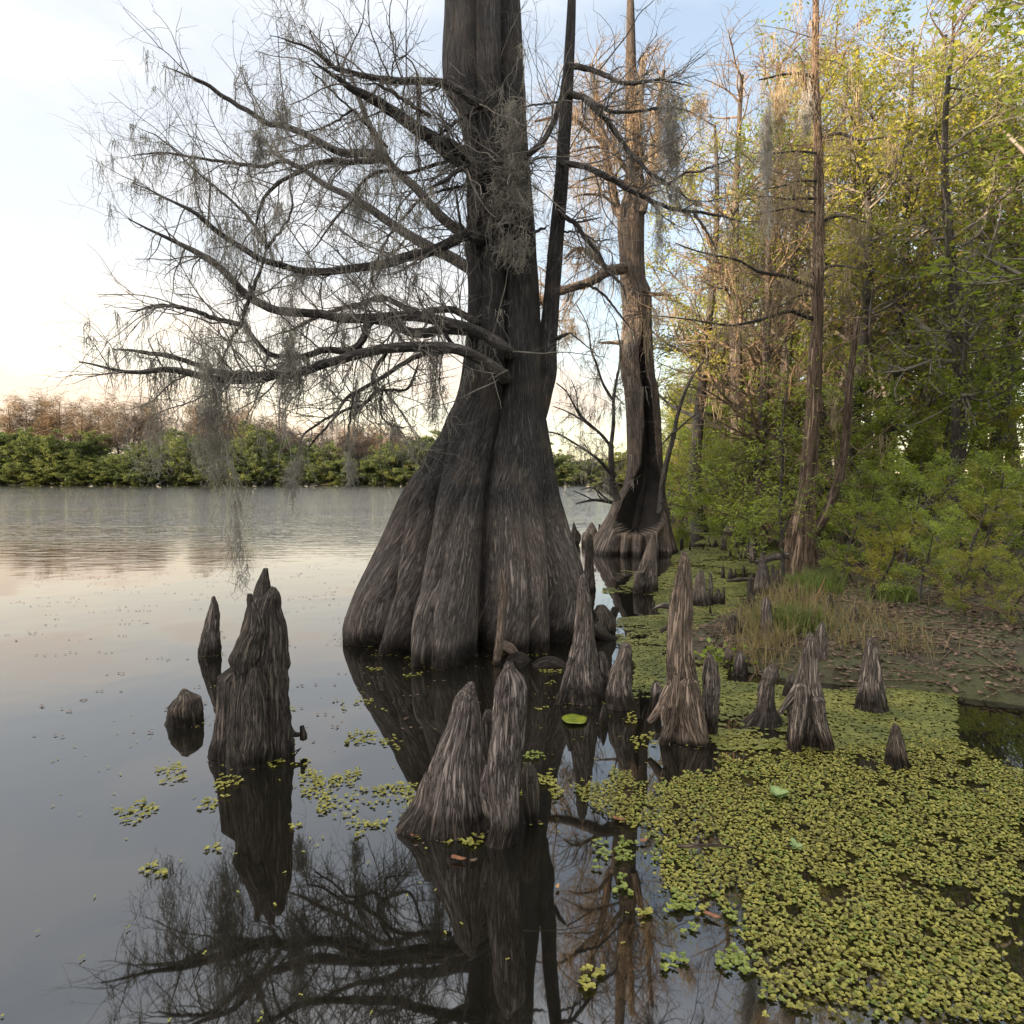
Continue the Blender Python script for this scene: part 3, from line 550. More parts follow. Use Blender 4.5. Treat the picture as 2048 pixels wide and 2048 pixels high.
b1, s1 = grow(L2_, R2_, 260, (.4, 1.5), (35, 80), 8, .16, .02, .35, .005, .016, .1); b2, s2 = grow(b1, s1, 1200, (.25, .8), (30, 70), 6, .2, -.03, .6, .003, .007); b3, s3 = grow(b2, s2, 1700, (.12, .4), (25, 70), 4, .25, -.03, .8, .0022, .004)
mb = MB(); tubes(mb, b1, s1, 4); tubes(mb, b2, s2, 3); tubes(mb, b3, s3, 3); tag(mb.build('twig', M['twigwarm'], hol, HO), kind='stuff')
mb = MB(); an = np.concatenate([pick(b1, 130), pick(L2_, 50)]); strands(mb, an, 7, rng.uniform(.2, 1.0, len(an)), .05, 6, .004, .25, 0, 1.5, .12)
tag(mb.build('spanish_moss', M['mosswarm']), 'tawny Spanish moss hanging from the hollow cypress in the late sun', 'moss', kind='stuff')
for lab, u, v0, v1, w, y, n in (('tawny moss beard hanging at the top right of the hollow cypress', 1400, 190, 235, 30, 12, 60), ('long tawny moss streamer beside the hollow cypress crown', 1312, 265, 350, 16, 12.4, 60), ('tawny moss skirt on the hollow cypress side limb', 1135, 640, 690, 40, 12, 60)):
    tress(lab, u, v0, v1, w, y, n, 'mosswarm', r=.005)
# ------------------------------------------------------------------ cypress knees
def knee_body(mb, reg, rows, yax, dr=.85, seed=0, seg=64, nr=90, rough=1.0, sink=.3, flute=1.0):
    """one spire: rows of (y, left, right) in region pixels give its outline at depth yax."""
    uv = [(px(reg, xl_, y), px(reg, xr_, y)) for y, xl_, xr_ in rows]
    z = np.array([P(a_[0], a_[1], yax)[2] for a_, b_ in uv]); x0 = np.array([P(a_[0], a_[1], yax)[0] for a_, b_ in uv]); x1 = np.array([P(b_[0], b_[1], yax)[0] for a_, b_ in uv])
    o = np.argsort(z); z, x0, x1 = z[o], x0[o], x1[o]; c = (x0 + x1) / 2; h = (x1 - x0) / 2
    zt = z[-1] + h[-1] * .45; zs = np.concatenate([[min(z[0], 0) - sink], np.linspace(z[0], z[-1], nr), z[-1] + (zt - z[-1]) * np.sin(np.linspace(.12, 1.5, 9))])
    cc = np.interp(zs, z, c); hh = np.interp(zs, z, h); hh[0] *= 1.08
    for _ in range(2): cc[1:-1] = (cc[:-2] + cc[1:-1] + cc[2:]) / 3; hh[1:-1] = (hh[:-2] + hh[1:-1] + hh[2:]) / 3
    hh[-9:] = h[-1] * np.cos(np.linspace(.12, 1.5, 9)); cc[-9:] = c[-1]
    an = np.arange(seg) * 2 * math.pi / seg; Zg, AN = np.meshgrid(zs, an, indexing='ij'); hm = hh.mean(); ht = max(zs[-1] - zs[0], .1)
    ca, sa = np.cos(AN), np.sin(AN); S = seed * 3.7
    tw = AN + .5 * noise(np.stack([Zg * 1.5 / ht, 0 * Zg, 0 * Zg + S], -1))
    low = noise(np.stack([np.cos(tw) * 1.1 + S, np.sin(tw) * 1.1, Zg / ht * 2.2], -1))
    fl = ridged(np.stack([np.cos(tw) * 2.3, np.sin(tw) * 2.3 + S, Zg / ht * 1.1], -1))
    fi = ridged(np.stack([np.cos(tw) * 6 + low, np.sin(tw) * 6 + S, Zg / max(hm, .03) * .28], -1))
    ff = noise(np.stack([np.cos(tw) * 16 + low, np.sin(tw) * 16 + S, Zg / max(hm, .03) * .8], -1))
    lump = noise(np.stack([ca * 1.7, sa * 1.7 + S, Zg / max(hm, .03) * .9], -1))
    tipf = np.clip((zt - Zg) / (hm * 1.4), 0, 1)
    tk = np.clip((zt - Zg) / (hm * .9), 0, 1); knob = noise(np.stack([ca * 2.6 + S, sa * 2.6, Zg / max(hm, .03) * 2.6], -1))
    f3 = noise(np.stack([np.cos(tw) * 9 + low * 2, np.sin(tw) * 9 + S, Zg / max(hm, .03) * 1.1 + 9], -1))
    k = 1 + rough * (.12 * low + flute * .11 * fl * tipf + .07 * fi * tk + (.05 * f3 + .035 * ff) * tk + .08 * lump + .10 * knob * (1.3 - tipf))
    H = hh[:, None] * k; pro = np.clip(hh / max(hm, 1e-3), .4, 1.6)[:, None]
    V = np.stack([cc[:, None] + H * ca, yax + H * dr * sa, Zg + .012 * low], -1)
    i = np.arange(len(zs) - 1)[:, None] * seg; j = np.arange(seg)[None]; j2 = (j + 1) % seg
    q = np.stack([i + j, i + j2, i + seg + j2, i + seg + j], -1).reshape(-1, 4)
    rB = hm * np.clip(hh / (.55 * hm), .02, 1)[:, None]; mb.add(V, q, np.stack([rB * np.cos(tw) + S, rB * np.sin(tw), Zg], -1))
def knee_tube(mb, pts, r, seed=0, sides=20):
    pp = resample(np.array(pts, float), 30); rr = np.interp(np.linspace(0, 1, 30), np.linspace(0, 1, len(r)), r); b = barked(pp, rr, sides, .12, 9, seed)
    for v, f, bk in zip(b.v, b.f, b.b): mb.add(v, f - f.min() if False else f, bk) if False else None
    n0 = 0
    for v, f, bk in zip(b.v, b.f, b.b): mb.add(v, f - n0, bk); n0 += len(v)
KN = [0]; KRING = []
def knee(label, reg, base, bodies, mat='knee', dz=0.0, group='cypress knees standing in the shallows and on the bank', tubes_=None, rough=1.0, yofs=0.0):
    """base = (x, y) of the front foot in region pixels; bodies = [(rows, depth offset, dr)]"""
    u, v = px(reg, *base); g = G(u, v, dz); KN[0] += 1; mb = MB()
    w0 = max((r[2] - r[1]) for b in bodies for r in b[0]) / 3.01875 / F * g[1] / 2; yax = g[1] + w0 * .62 + yofs
    KRING.append((g[0], yax, w0))
    for b_i, b in enumerate(bodies):
        small = (max(r[2] - r[1] for r in b[0]) < 45); knee_body(mb, b[3] if len(b) > 3 else reg, b[0], yax + b[1], b[2], KN[0] + b_i * .37, 40 if small else 120, 60 if small else 170, rough)
    for t in (tubes_ or []): knee_tube(mb, *t(yax), seed=KN[0])
    o = mb.build('cypress_knee', M[mat], None, (g[0], yax, min(dz, 0))); return tag(o, label, 'knee', group)
def rt(pts, widths, dy=0.0, reg=6, dy1=None):
    """root/leg through region pixels at the knee's own depth + dy (dy1 at its end)"""
    def f(yax):
        d1 = dy if dy1 is None else dy1; n = len(pts); out = []; rr = []
        for k, ((x, y), w_) in enumerate(zip(pts, widths)):
            yy = yax + dy + (d1 - dy) * k / (n - 1); out.append(P(*px(reg, x, y), yy)); rr.append(w_ / 2 / 3.01875 / F * yy)
        return out, rr
    return f
R3t5 = lambda rows: [(y - 1630.1, a_, b_) for y, a_, b_ in rows]          # region 3 rows in region 5 pixels (same x)
R4t6 = lambda rows: [(y - 1630.1, a_, b_) for y, a_, b_ in rows]
# --- left stump with three spires
A_ = R3t5([(1325, 412, 441), (1370, 392, 443), (1420, 368, 448), (1500, 352, 470), (1600, 335, 500), (1700, 310, 520)]) + [(230, 262, 520), (400, 230, 500), (600, 215, 480), (760, 210, 470)]
B_ = R3t5([(1438, 455, 488), (1465, 432, 508), (1500, 412, 512), (1560, 392, 512), (1620, 385, 530), (1700, 370, 548)]) + [(150, 350, 545), (260, 330, 540), (400, 320, 546), (560, 310, 548), (650, 305, 555), (735, 300, 560)]
C_ = R3t5([(1480, 316, 348), (1510, 314, 350), (1560, 322, 372), (1620, 312, 400), (1700, 290, 420)]) + [(130, 262, 400), (240, 220, 380), (330, 240, 360)]
D_ = [(150, 505, 545), (200, 500, 562), (262, 492, 573), (330, 490, 548), (420, 480, 546), (560, 470, 546)]
E_ = [(175, 275, 318), (230, 262, 322), (290, 225, 322), (345, 158, 322), (450, 150, 325), (580, 145, 330), (700, 120, 335), (800, 102, 340), (882, 88, 345)]
H_ = [(380, 250, 330), (560, 225, 340), (740, 205, 350), (870, 200, 420)]
knee('tallest split cypress knee with three ragged spires, standing in the water at left', 5, (250, 880), [(A_, .10, .7), (R3t5([(1515, 335, 495), (1560, 325, 508), (1620, 316, 525), (1700, 300, 545)]) + [(200, 268, 540), (400, 240, 530), (700, 230, 480)], .08, .6), (B_, .06, .9), (C_, -.02, .8), (D_, .12, .8), (E_, .07, .8), (H_, -.04, .8), ([(300, 330, 400), (500, 300, 430), (760, 290, 440), (860, 300, 430)], -.06, .8)], 'knee_dark',
     tubes_=[rt([(520, 600), (560, 655), (600, 688), (640, 690)], [110, 60, 34, 22], .12, 5), rt([(645, 640), (650, 670), (655, 700), (655, 720)], [24, 30, 40, 40], .12, 5)])
knee('narrow pointed cypress knee alone in open water at the left edge', 3, (90, 1850), [(([(1492, 100, 122), (1530, 95, 134), (1600, 76, 145), (1700, 52, 141), (1800, 32, 147), (1850, 27, 148)]), 0, .85)], 'knee')
knee('dark cypress knee left of the split one, nearer the camera', 5, (-60, 640), [([(430, -90, -40), (470, -110, 25), (520, -140, 33), (600, -150, 30), (640, -160, 28)], 0, .85)], 'knee_dark')
# --- front pair
FL = [(385, 1640, 1690), (430, 1602, 1698), (480, 1572, 1704), (550, 1566, 1714), (650, 1532, 1722), (750, 1492, 1732), (850, 1456, 1738), (950, 1422, 1744), (1050, 1372, 1750), (1150, 1312, 1758), (1230, 1262, 1766), (1300, 1260, 1772)]
FS = [(932, 1384, 1422), (1000, 1352, 1440), (1080, 1330, 1450), (1160, 1290, 1450), (1230, 1232, 1450), (1290, 1225, 1460)]
FR = [(262, 1872, 1916), (300, 1857, 1932), (350, 1836, 1974), (420, 1822, 1990), (520, 1816, 1988), (620, 1808, 1978), (720, 1796, 1968), (820, 1782, 1960), (920, 1770, 1954), (1020, 1776, 1950), (1120, 1790, 1950), (1220, 1796, 1948), (1320, 1775, 1930), (1400, 1742, 1905), (1425, 1738, 1890)]
FM = [(880, 1752, 1800), (960, 1728, 1830), (1040, 1722, 1850), (1130, 1738, 1850), (1220, 1770, 1850), (1330, 1790, 1850)]
knee('front twin cypress knee, two rounded cones joined at the foot, nearest the camera', 5, (1500, 1300), [(FL, .03, .8), (FS, -.03, .8), (FR, -.14, .8), (FM, -.1, .8), ([(552, 1752, 1788), (600, 1736, 1800), (680, 1734, 1810), (900, 1720, 1830), (1100, 1720, 1850)], .12, .8)], 'knee', yofs=-.02)
knee('slim blunt cypress knee just right of the front twin knee', 6, (130, 1240), [([(872, 85, 128), (920, 72, 152), (980, 72, 166), (1060, 80, 170), (1150, 92, 170), (1240, 105, 165)], 0, .9)], 'knee_dark')
# --- middle group
knee('tall pointed cypress knee with a pale left edge, right of the huge trunk', 6, (420, 500), [(R4t6([(1362, 425, 459), (1400, 416, 470), (1450, 411, 476), (1550, 405, 490), (1650, 395, 498), (1750, 386, 508)]) + [(180, 372, 516), (250, 358, 522), (340, 342, 535), (420, 322, 555), (480, 300, 570)], 0, .85), ([(200, 538, 568), (250, 526, 588), (330, 522, 592), (400, 515, 590), (460, 500, 585)], .05, .9)], 'knee', tubes_=[rt([(372, 230), (340, 340), (312, 440), (284, 530)], [30, 34, 34, 26], -.12)])
knee('stubby cypress knee with a dark knobbed top beside the tall pointed one', 6, (670, 540), [([(148, 678, 726), (190, 660, 736), (240, 646, 726), (262, 640, 722), (300, 618, 724), (370, 600, 722), (440, 586, 734), (510, 588, 750), (555, 600, 765)], 0, .85)], 'knee')
knee('tiny finger-like cypress knee in the dark water by the round floating leaf', 6, (568, 640), [([(515, 558, 574), (560, 548, 584), (600, 540, 588), (640, 545, 588)], 0, .9)], 'knee_dark')
T7 = R4t6([(1228, 1034, 1066), (1262, 1026, 1080), (1300, 1020, 1084), (1350, 1012, 1088), (1420, 998, 1091), (1500, 980, 1094), (1600, 966, 1094), (1700, 964, 1090), (1800, 960, 1094)]) + [(200, 958, 1098), (300, 960, 1114), (400, 964, 1130), (500, 968, 1146), (600, 985, 1158)]
knee('tallest pale cypress knee with splayed legs, in the middle of the right side', 6, (1060, 760), [(T7, .04, .8), ([(380, 1030, 1130), (480, 1032, 1148), (600, 1048, 1168), (700, 1082, 1192), (790, 1120, 1214)], -.03, .75), ([(340, 985, 1030), (450, 960, 1022), (560, 945, 1015), (650, 928, 995), (730, 908, 960), (782, 893, 935)], -.02, .9)], 'knee_warm',
     tubes_=[rt([(975, 400), (935, 490), (890, 560), (842, 615)], [60, 70, 56, 36], .02), rt([(945, 520), (930, 570), (935, 620)], [40, 36, 26], -.05)])
knee('thick blunt cypress knee tucked behind the tallest pale one', 6, (1205, 700), [([(218, 1192, 1228), (262, 1174, 1250), (350, 1164, 1260), (420, 1168, 1262), (520, 1170, 1254), (620, 1176, 1250), (700, 1180, 1245)], 0, .85)], 'knee')
knee('small bent cypress knee at the left foot of the tallest pale one', 6, (878, 600), [([(382, 862, 898), (420, 854, 924), (470, 858, 912), (530, 858, 900), (600, 852, 900)], .12, .9)], 'knee')
knee('waisted cypress knee with a wide skirt in the yellow-green weed', 6, (1520, 655), [([(270, 1568, 1588), (300, 1540, 1612), (340, 1528, 1618), (362, 1530, 1608), (385, 1512, 1592), (430, 1502, 1590), (490, 1500, 1590), (540, 1488, 1602), (580, 1452, 1622), (630, 1402, 1630), (655, 1396, 1630)], 0, .75)], 'knee')
knee('broad-legged cypress knee at the right edge near the floating weed', 6, (1790, 790), [([(88, 1794, 1832), (125, 1780, 1846), (200, 1770, 1846), (280, 1756, 1850), (360, 1736, 1856), (450, 1712, 1872), (540, 1700, 1890), (640, 1700, 1900), (740, 1690, 1900)], .05, .8), ([(400, 1730, 1790), (520, 1720, 1790), (650, 1700, 1770), (770, 1680, 1750)], -.06, .9), ([(480, 1820, 1890), (600, 1830, 1905), (720, 1860, 1940), (820, 1875, 1960)], -.05, .9)], 'knee', tubes_=[rt([(1740, 400), (1690, 480), (1630, 560)], [50, 44, 30], .05)])
knee('pale cypress knee half hidden behind the broad-legged one', 6, (1880, 330), [([(22, 1872, 1896), (60, 1852, 1902), (140, 1846, 1910), (220, 1850, 1910), (320, 1845, 1915)], 0, .85)], 'knee')
knee('mossy mound-shaped cypress knee in the brown leaf litter', 4, (1345, 1742), [([(1610, 1332, 1368), (1650, 1312, 1388), (1690, 1304, 1396), (1720, 1292, 1404), (1745, 1278, 1412)], 0, .8)], 'knee_dark', .05)
knee('notched cypress knee rising through the dry grass', 4, (1555, 1750), [([(1496, 1532, 1562), (1530, 1522, 1578), (1560, 1520, 1574), (1640, 1520, 1578), (1700, 1520, 1590), (1750, 1515, 1598)], 0, .85)], 'knee', .1)
knee('tall slender cypress knee at the bank edge left of the grass', 4, (1440, 1620), [([(1382, 1441, 1462), (1410, 1434, 1468), (1450, 1435, 1466), (1500, 1430, 1474), (1560, 1418, 1472), (1620, 1404, 1474)], 0, .85), ([(1515, 1406, 1413), (1550, 1402, 1418), (1610, 1400, 1425)], -.1, .9)], 'knee_dark')
knee('cone-shaped pale cypress knee before the stringy-barked right tree', 4, (1520, 1490), [([(1226, 1516, 1528), (1270, 1507, 1538), (1330, 1496, 1554), (1370, 1488, 1558), (1430, 1482, 1560), (1495, 1478, 1562)], 0, .85)], 'knee')
knee('double cypress knee with fat and thin spires right behind the tallest pale one', 4, (1150, 1548), [([(1336, 1140, 1166), (1380, 1122, 1174), (1450, 1110, 1180), (1510, 1102, 1200), (1550, 1100, 1215)], 0, .8), ([(1352, 1206, 1220), (1400, 1200, 1225), (1470, 1196, 1225), (1545, 1188, 1226)], .02, .9)], 'knee')
knee('dark low cypress knee with two short spikes by the green weed', 4, (1255, 1540), [([(1446, 1250, 1264), (1480, 1236, 1274), (1540, 1220, 1290)], 0, .8), ([(1438, 1286, 1294), (1490, 1276, 1299), (1540, 1270, 1295)], .02, .9)], 'knee_dark')
for lab, x, y0, y1, w_ in (('single short cypress knee in the green weed, leftmost of the far little ones', 1286, 1308, 1380, 24), ('squat cypress knee second from left among the far little ones', 1333, 1322, 1388, 34), ('thin cypress knee close right of the squat one', 1361, 1322, 1384, 18), ('cypress stub farthest right of the far little ones', 1411, 1302, 1350, 20)):
    knee(lab, 4, (x, y1), [([(y0, x - w_ * .2, x + w_ * .2), (y0 + (y1 - y0) * .4, x - w_ * .38, x + w_ * .38), (y1, x - w_ * .55, x + w_ * .55)], 0, .9)], 'knee_dark')
knee('leaning dark cypress knee right of the hollow cypress, in green water', 4, (1034, 1200), [([(1134, 1032, 1042), (1150, 1024, 1048), (1175, 1026, 1046), (1200, 1026, 1044)], 0, .9)], 'knee_dark')
knee('thin dark peg of a cypress knee beyond the tallest pale one', 4, (1087, 1212), [([(1164, 1083, 1091), (1190, 1082, 1092), (1212, 1081, 1093)], 0, .9)], 'knee_dark')
knee('far low cypress knee with a pointed hump in the duckweed', 4, (1240, 1190), [([(1148, 1238, 1246), (1165, 1230, 1252), (1192, 1222, 1256)], 0, .8), ([(1165, 1205, 1210), (1190, 1200, 1216)], 0, .9)], 'knee_dark')
knee('far forked cypress knee like two prongs in the duckweed', 4, (1290, 1212), [([(1130, 1278, 1286), (1165, 1274, 1292), (1212, 1270, 1300)], 0, .8), ([(1130, 1297, 1304), (1170, 1292, 1306), (1210, 1286, 1306)], 0, .8)], 'knee')
knee('black pointed stump left of the stringy-barked right tree', 4, (1432, 1262), [([(1165, 1428, 1440), (1200, 1424, 1446), (1262, 1416, 1450)], 0, .9)], 'knee_dark')
knee('brown ragged stump close beside the black pointed one', 4, (1462, 1290), [([(1162, 1452, 1474), (1210, 1448, 1478), (1290, 1445, 1485)], 0, .9)], 'knee')
knee('broken cypress stump with a leaning spike in front of the hollow cypress', 4, (810, 1465), [([(1110, 856, 868), (1150, 842, 871), (1200, 824, 878), (1250, 806, 880), (1300, 796, 882), (1380, 792, 884), (1470, 790, 888)], .03, .8), ([(1342, 752, 800), (1380, 750, 800), (1430, 748, 800), (1466, 745, 800)], -.05, .9), ([(1285, 786, 796), (1330, 776, 800), (1360, 770, 800)], -.05, .9)], 'knee', tubes_=[rt([(795, 1345), (815, 1320), (832, 1295)], [16, 16, 12], -.1, 4)])
knee('spire-tipped cypress knee farthest left beyond the huge trunk', 4, (395, 1178), [([(1040, 383, 388), (1075, 375, 400), (1100, 371, 404), (1180, 370, 404)], 0, .85), ([(1096, 388, 415), (1120, 385, 426), (1150, 380, 424), (1178, 375, 412)], .03, .9)], 'knee_dark')
knee('hunched cypress knee cluster left of the hollow cypress', 4, (480, 1180), [([(1046, 482, 500), (1080, 468, 518), (1120, 450, 526), (1180, 440, 528)], 0, .8), ([(1105, 440, 462), (1130, 434, 460), (1170, 432, 460)], 0, .8)], 'knee')
knee('thin cypress knee against the left root of the hollow cypress', 4, (540, 1115), [([(1055, 535, 546), (1090, 532, 549), (1118, 530, 552)], 0, .9)], 'knee_dark')
knee('tall dark cypress knee straight behind the edge of the huge trunk', 4, (480, 1455), [([(1116, 475, 491), (1150, 462, 499), (1200, 458, 501), (1280, 454, 502), (1360, 448, 506), (1455, 444, 514)], 0, .85)], 'knee_dark')
knee('thin pole-like cypress knee close in front of the huge trunk', 3, (1818, 1900), [([(1326, 1843, 1860), (1360, 1840, 1868), (1400, 1846, 1874), (1450, 1846, 1886), (1490, 1845, 1884), (1560, 1834, 1876), (1700, 1822, 1864), (1800, 1812, 1856), (1900, 1797, 1840)], 0, .9)], 'knee_warm', tubes_=[rt([(1840, 1780), (1900, 1800), (1960, 1850)], [60, 60, 20], .15, 3)])
knee('dark boulder-shaped stump at the right foot of the huge trunk', 4, (560, 1725), [([(1552, 520, 580), (1580, 505, 605), (1640, 505, 630), (1690, 500, 632), (1728, 505, 620)], 0, .9)], 'knee_dark', tubes_=[rt([(505, 1650), (560, 1720), (640, 1755), (710, 1775)], [70, 70, 44, 24], -.2, 4)])
knee('brown knob of a cypress knee left of the short double one in the litter', 6, (1318, 300), [([(182, 1300, 1335), (220, 1296, 1342), (300, 1292, 1345)], 0, .9)], 'knee')
knee('short cypress knee with pale rootlets in the litter', 6, (1385, 335), [([(192, 1374, 1404), (230, 1364, 1420), (280, 1354, 1424), (335, 1346, 1428)], 0, .85)], 'knee')
knee('small dark cypress knee right behind the waisted one', 6, (1612, 285), [([(205, 1598, 1632), (240, 1592, 1640), (290, 1588, 1645)], 0, .9)], 'knee_dark')
knee('low knobbly cypress knee close left of the broad-legged one', 6, (1690, 470), [([(330, 1690, 1715), (370, 1672, 1720), (430, 1655, 1722), (470, 1650, 1725)], 0, .9)], 'knee')
# outside the print's right edge the bank goes on
knee('ridged cypress knee standing farthest right on the bank', 6, (2180, 560), [([(120, 2160, 2200), (250, 2135, 2225), (400, 2120, 2245), (560, 2090, 2270)], 0, .85)], 'knee')
knee('small round-topped cypress knee in the weed at far right', 6, (2330, 900), [([(640, 2310, 2350), (740, 2290, 2375), (900, 2270, 2400)], 0, .85)], 'knee_dark')
for lab, x, y0, y1, w_ in (('little dark cypress knee left of the leaning bush stem', 1395, 1215, 1262, 16), ('little dark cypress knee left of the thin cane-like one near the ragged stump', 1380, 1190, 1232, 12), ('short pale-topped cypress knee below the grey log by the right tree', 1588, 1300, 1400, 34), ('dark stump-like cypress knee at the left foot of the right tree', 1610, 1330, 1440, 50), ('thin cypress knee leaning on the right tree foot', 1640, 1350, 1470, 22), ('dark cypress knee at the right of the notched one in the grass', 1600, 1560, 1700, 26), ('twin-looking thin cypress knee standing deep in the dry grass', 1690, 1440, 1560, 36), ('thin cypress knee right behind the one in the dry grass', 1726, 1400, 1530, 22), ('tiny cypress peg in the weed before the double knee', 1210, 1545, 1600, 16), ('tiny dark cypress peg left of the mossy mound', 1240, 1640, 1690, 18), ('small cypress knee at the water edge below the far forked one', 1330, 1205, 1250, 16), ('smallest dark cypress peg in the far duckweed', 1200, 1130, 1165, 10), ('far thin cypress peg near the overhanging bush', 1400, 1140, 1190, 14), ('far stubby cypress knee under the overhanging bush', 1365, 1150, 1195, 22), ('cypress knee rising at the right frame side behind the dry canes', 1930, 1480, 1640, 46), ('rounded cypress knee in the litter at far right', 2080, 1560, 1700, 60), ('thin cypress knee in the shrubs at far right', 2200, 1420, 1560, 34)):
    j = ((x * 37) % 11 - 5) / 5 * w_ * .12
    knee(lab, 4, (x, y1), [([(y0, x - w_ * .16 + j, x + w_ * .16 + j), (y0 + (y1 - y0) * .3, x - w_ * .34 + j, x + w_ * .3 + j), (y0 + (y1 - y0) * .65, x - w_ * .4, x + w_ * .42), (y1, x - w_ * .6, x + w_ * .55)], 0, .9)], 'knee_dark' if x % 3 else 'knee', .08 if x > 1560 else 0)
# drift logs by the trunk's foot
def log(label, reg, pts, widths, y, mat='knee', name='drift_log', cat='log', dy=0.0):
    pp = [P(*px(reg, *p_), y + dy * k / max(len(pts) - 1, 1)) for k, p_ in enumerate(pts)]; rr = [w_ / 2 / 3.01875 / F * y for w_ in widths]
    pp = resample(np.array(pp), 40); r = np.interp(np.linspace(0, 1, 40), np.linspace(0, 1, len(rr)), rr)
    o = barked(pp, r, 24, .1, 9, pts[0][0]).build(name, M[mat], None, tuple(pp[0])); return tag(o, label, cat)
log('humped brown log half sunk beside the foot of the huge trunk', 4, [(140, 1920), (200, 1900), (250, 1893), (300, 1908), (355, 1945)], [50, 80, 84, 70, 30], 5.0)
log('low curved root piece in front of the huge trunk right of the thin pole', 3, [(1870, 1900), (1915, 1880), (1960, 1868), (2010, 1892), (2050, 1915)], [40, 76, 84, 60, 24], 5.15)
log('long grey log lying in the weed beside the right tree', 4, [(1480, 1285), (1540, 1265), (1600, 1250), (1680, 1240)], [24, 40, 40, 36], 9.4)
log('dark thin log floating in the duckweed before the cone-shaped knee', 4, [(1310, 1395), (1380, 1388), (1440, 1385), (1490, 1388)], [10, 24, 24, 20], 8.6, 'knee_dark')
log('short driftwood stick left of the tallest pale knee', 4, [(860, 1568), (900, 1548), (950, 1545), (985, 1560)], [8, 22, 34, 40], 6.6)
log('dark stub of wood in the weed left of the tallest pale knee', 4, [(908, 1702), (940, 1680), (985, 1668)], [20, 30, 30], 5.5, 'knee_dark')
log('dark bent stick lying on the floating weed at lower right', 6, [(1010, 1362), (1080, 1366), (1180, 1360), (1280, 1364), (1370, 1380)], [20, 22, 20, 16, 8], 2.42, 'stick', 'stick', 'stick')
log('bleached stick lying on the weed behind the twin knee', 5, [(590, 800), (650, 770), (715, 735)], [7, 8, 4], 3.35, 'knee', 'stick', 'stick', .22)

# ------------------------------------------------------------------ right-hand fluted tree
RY = 10.0
mb = MB(); knee_body(mb, 4, [(0, 1810, 1882), (200, 1797, 1872), (400, 1790, 1866), (600, 1772, 1852), (800, 1756, 1842), (900, 1732, 1832), (1000, 1704, 1832), (1100, 1682, 1832), (1200, 1662, 1830), (1300, 1648, 1838), (1365, 1640, 1862)], RY, .85, 31, 120, 200, .9, .3, 1.2)
rt_root = G(*px(4, 1740, 1370)); rtree = empty('stringy_barked_tree', (P(*px(4, 1740, 1370), RY)[0], RY, 0), 'reddish stringy-barked tree with a fluted foot, rightmost trunk on the bank', 'tree'); RO = np.array(rtree.location)
mb.build('trunk', M['rtrunk'], rtree, RO)
LR = []; RR2 = []
for kk, (rg, pts, w0, w1, y0, y1) in enumerate([
 (2, [(1845, 1950), (1845, 1600), (1858, 1300), (1862, 1000), (1864, 700), (1862, 400), (1850, 100), (1840, -100), (1845, -400), (1850, -700)], 74, 30, RY, RY),
 (2, [(1868, 240), (1840, 170), (1815, 110), (1790, 20), (1770, -120)], 26, 14, RY, RY - .4),
 (4, [(1800, 1120), (1840, 1100), (1880, 1040), (1920, 960), (1990, 760), (2030, 500), (2050, 200), (2100, -200)], 60, 28, RY - .1, RY + .3),
 (2, [(1850, 1195), (1740, 1155), (1640, 1120), (1560, 1110), (1480, 1088), (1380, 1030), (1250, 1000), (1120, 970), (1000, 925)], 26, 6, RY, 8.6),
 (2, [(1845, 1385), (1760, 1360), (1690, 1335), (1600, 1360), (1480, 1395), (1340, 1420), (1200, 1405), (1080, 1385), (850, 1360)], 26, 5, RY, 9.0),
 (2, [(1850, 655), (1760, 655), (1680, 660), (1580, 645), (1500, 645)], 18, 6, RY, 9.4), (2, [(1850, 740), (1780, 735), (1700, 715), (1600, 730), (1460, 760)], 18, 6, RY, 9.2),
 (2, [(1850, 380), (1720, 370), (1600, 382), (1450, 380)], 14, 5, RY, 9.2), (2, [(1845, 550), (1740, 550), (1640, 580), (1520, 600)], 16, 5, RY, 9.5), (2, [(1830, 1240), (1740, 1245), (1640, 1300), (1560, 1330)], 14, 5, RY, 9.5),
 (2, [(1860, 300), (1980, 260), (2120, 300), (2300, 280)], 20, 8, RY, 9.4), (2, [(1865, 800), (2000, 760), (2150, 800)], 20, 8, RY, 9.6), (2, [(1862, 1100), (1960, 1060), (2100, 1080)], 20, 8, RY, 9.4), (2, [(1850, -80), (1700, -100), (1500, -60)], 20, 8, RY, 9.4)]):
    pth = resample(pxpath(rg, pts, y0, y1, .04), 36); r = np.linspace(w0, w1, 36) / 2 / 3.01875 / F * pth[:, 1]
    barked(pth, r, 24 if kk < 3 else 8, .08, 10, kk + 90).build('stem' if kk in (0, 2) else 'branch', M['rtrunk'] if kk < 3 else M['branch'], rtree, RO); LR.append(pth); RR2.append(r)
LR = np.array(LR); RR2 = np.array(RR2)
b1, s1 = grow(LR, RR2, 210, (.3, 1.3), (40, 80), 8, .14, .0, .35, .004, .01, .1); b2, s2 = grow(b1, s1, 1000, (.2, .7), (30, 70), 6, .2, -.03, .6, .0025, .005); b3, s3 = grow(b2, s2, 900, (.1, .35), (25, 70), 4, .25, -.03, .8, .0018, .003)
mb = MB(); tubes(mb, b1, s1, 4); tubes(mb, b2, s2, 3); tubes(mb, b3, s3, 3); tag(mb.build('twig', M['twigwarm'], rtree, RO), kind='stuff')
mb = MB(); an = np.concatenate([pick(b1, 70), pick(LR[3:], 45)]); strands(mb, an, 9, rng.uniform(.2, .9, len(an)), .04, 6, .004, .2, 0, 1.5, .1)
tag(mb.build('spanish_moss', M['mosswarm']), 'tawny Spanish moss threads hanging from the bank trees at right', 'moss', kind='stuff')
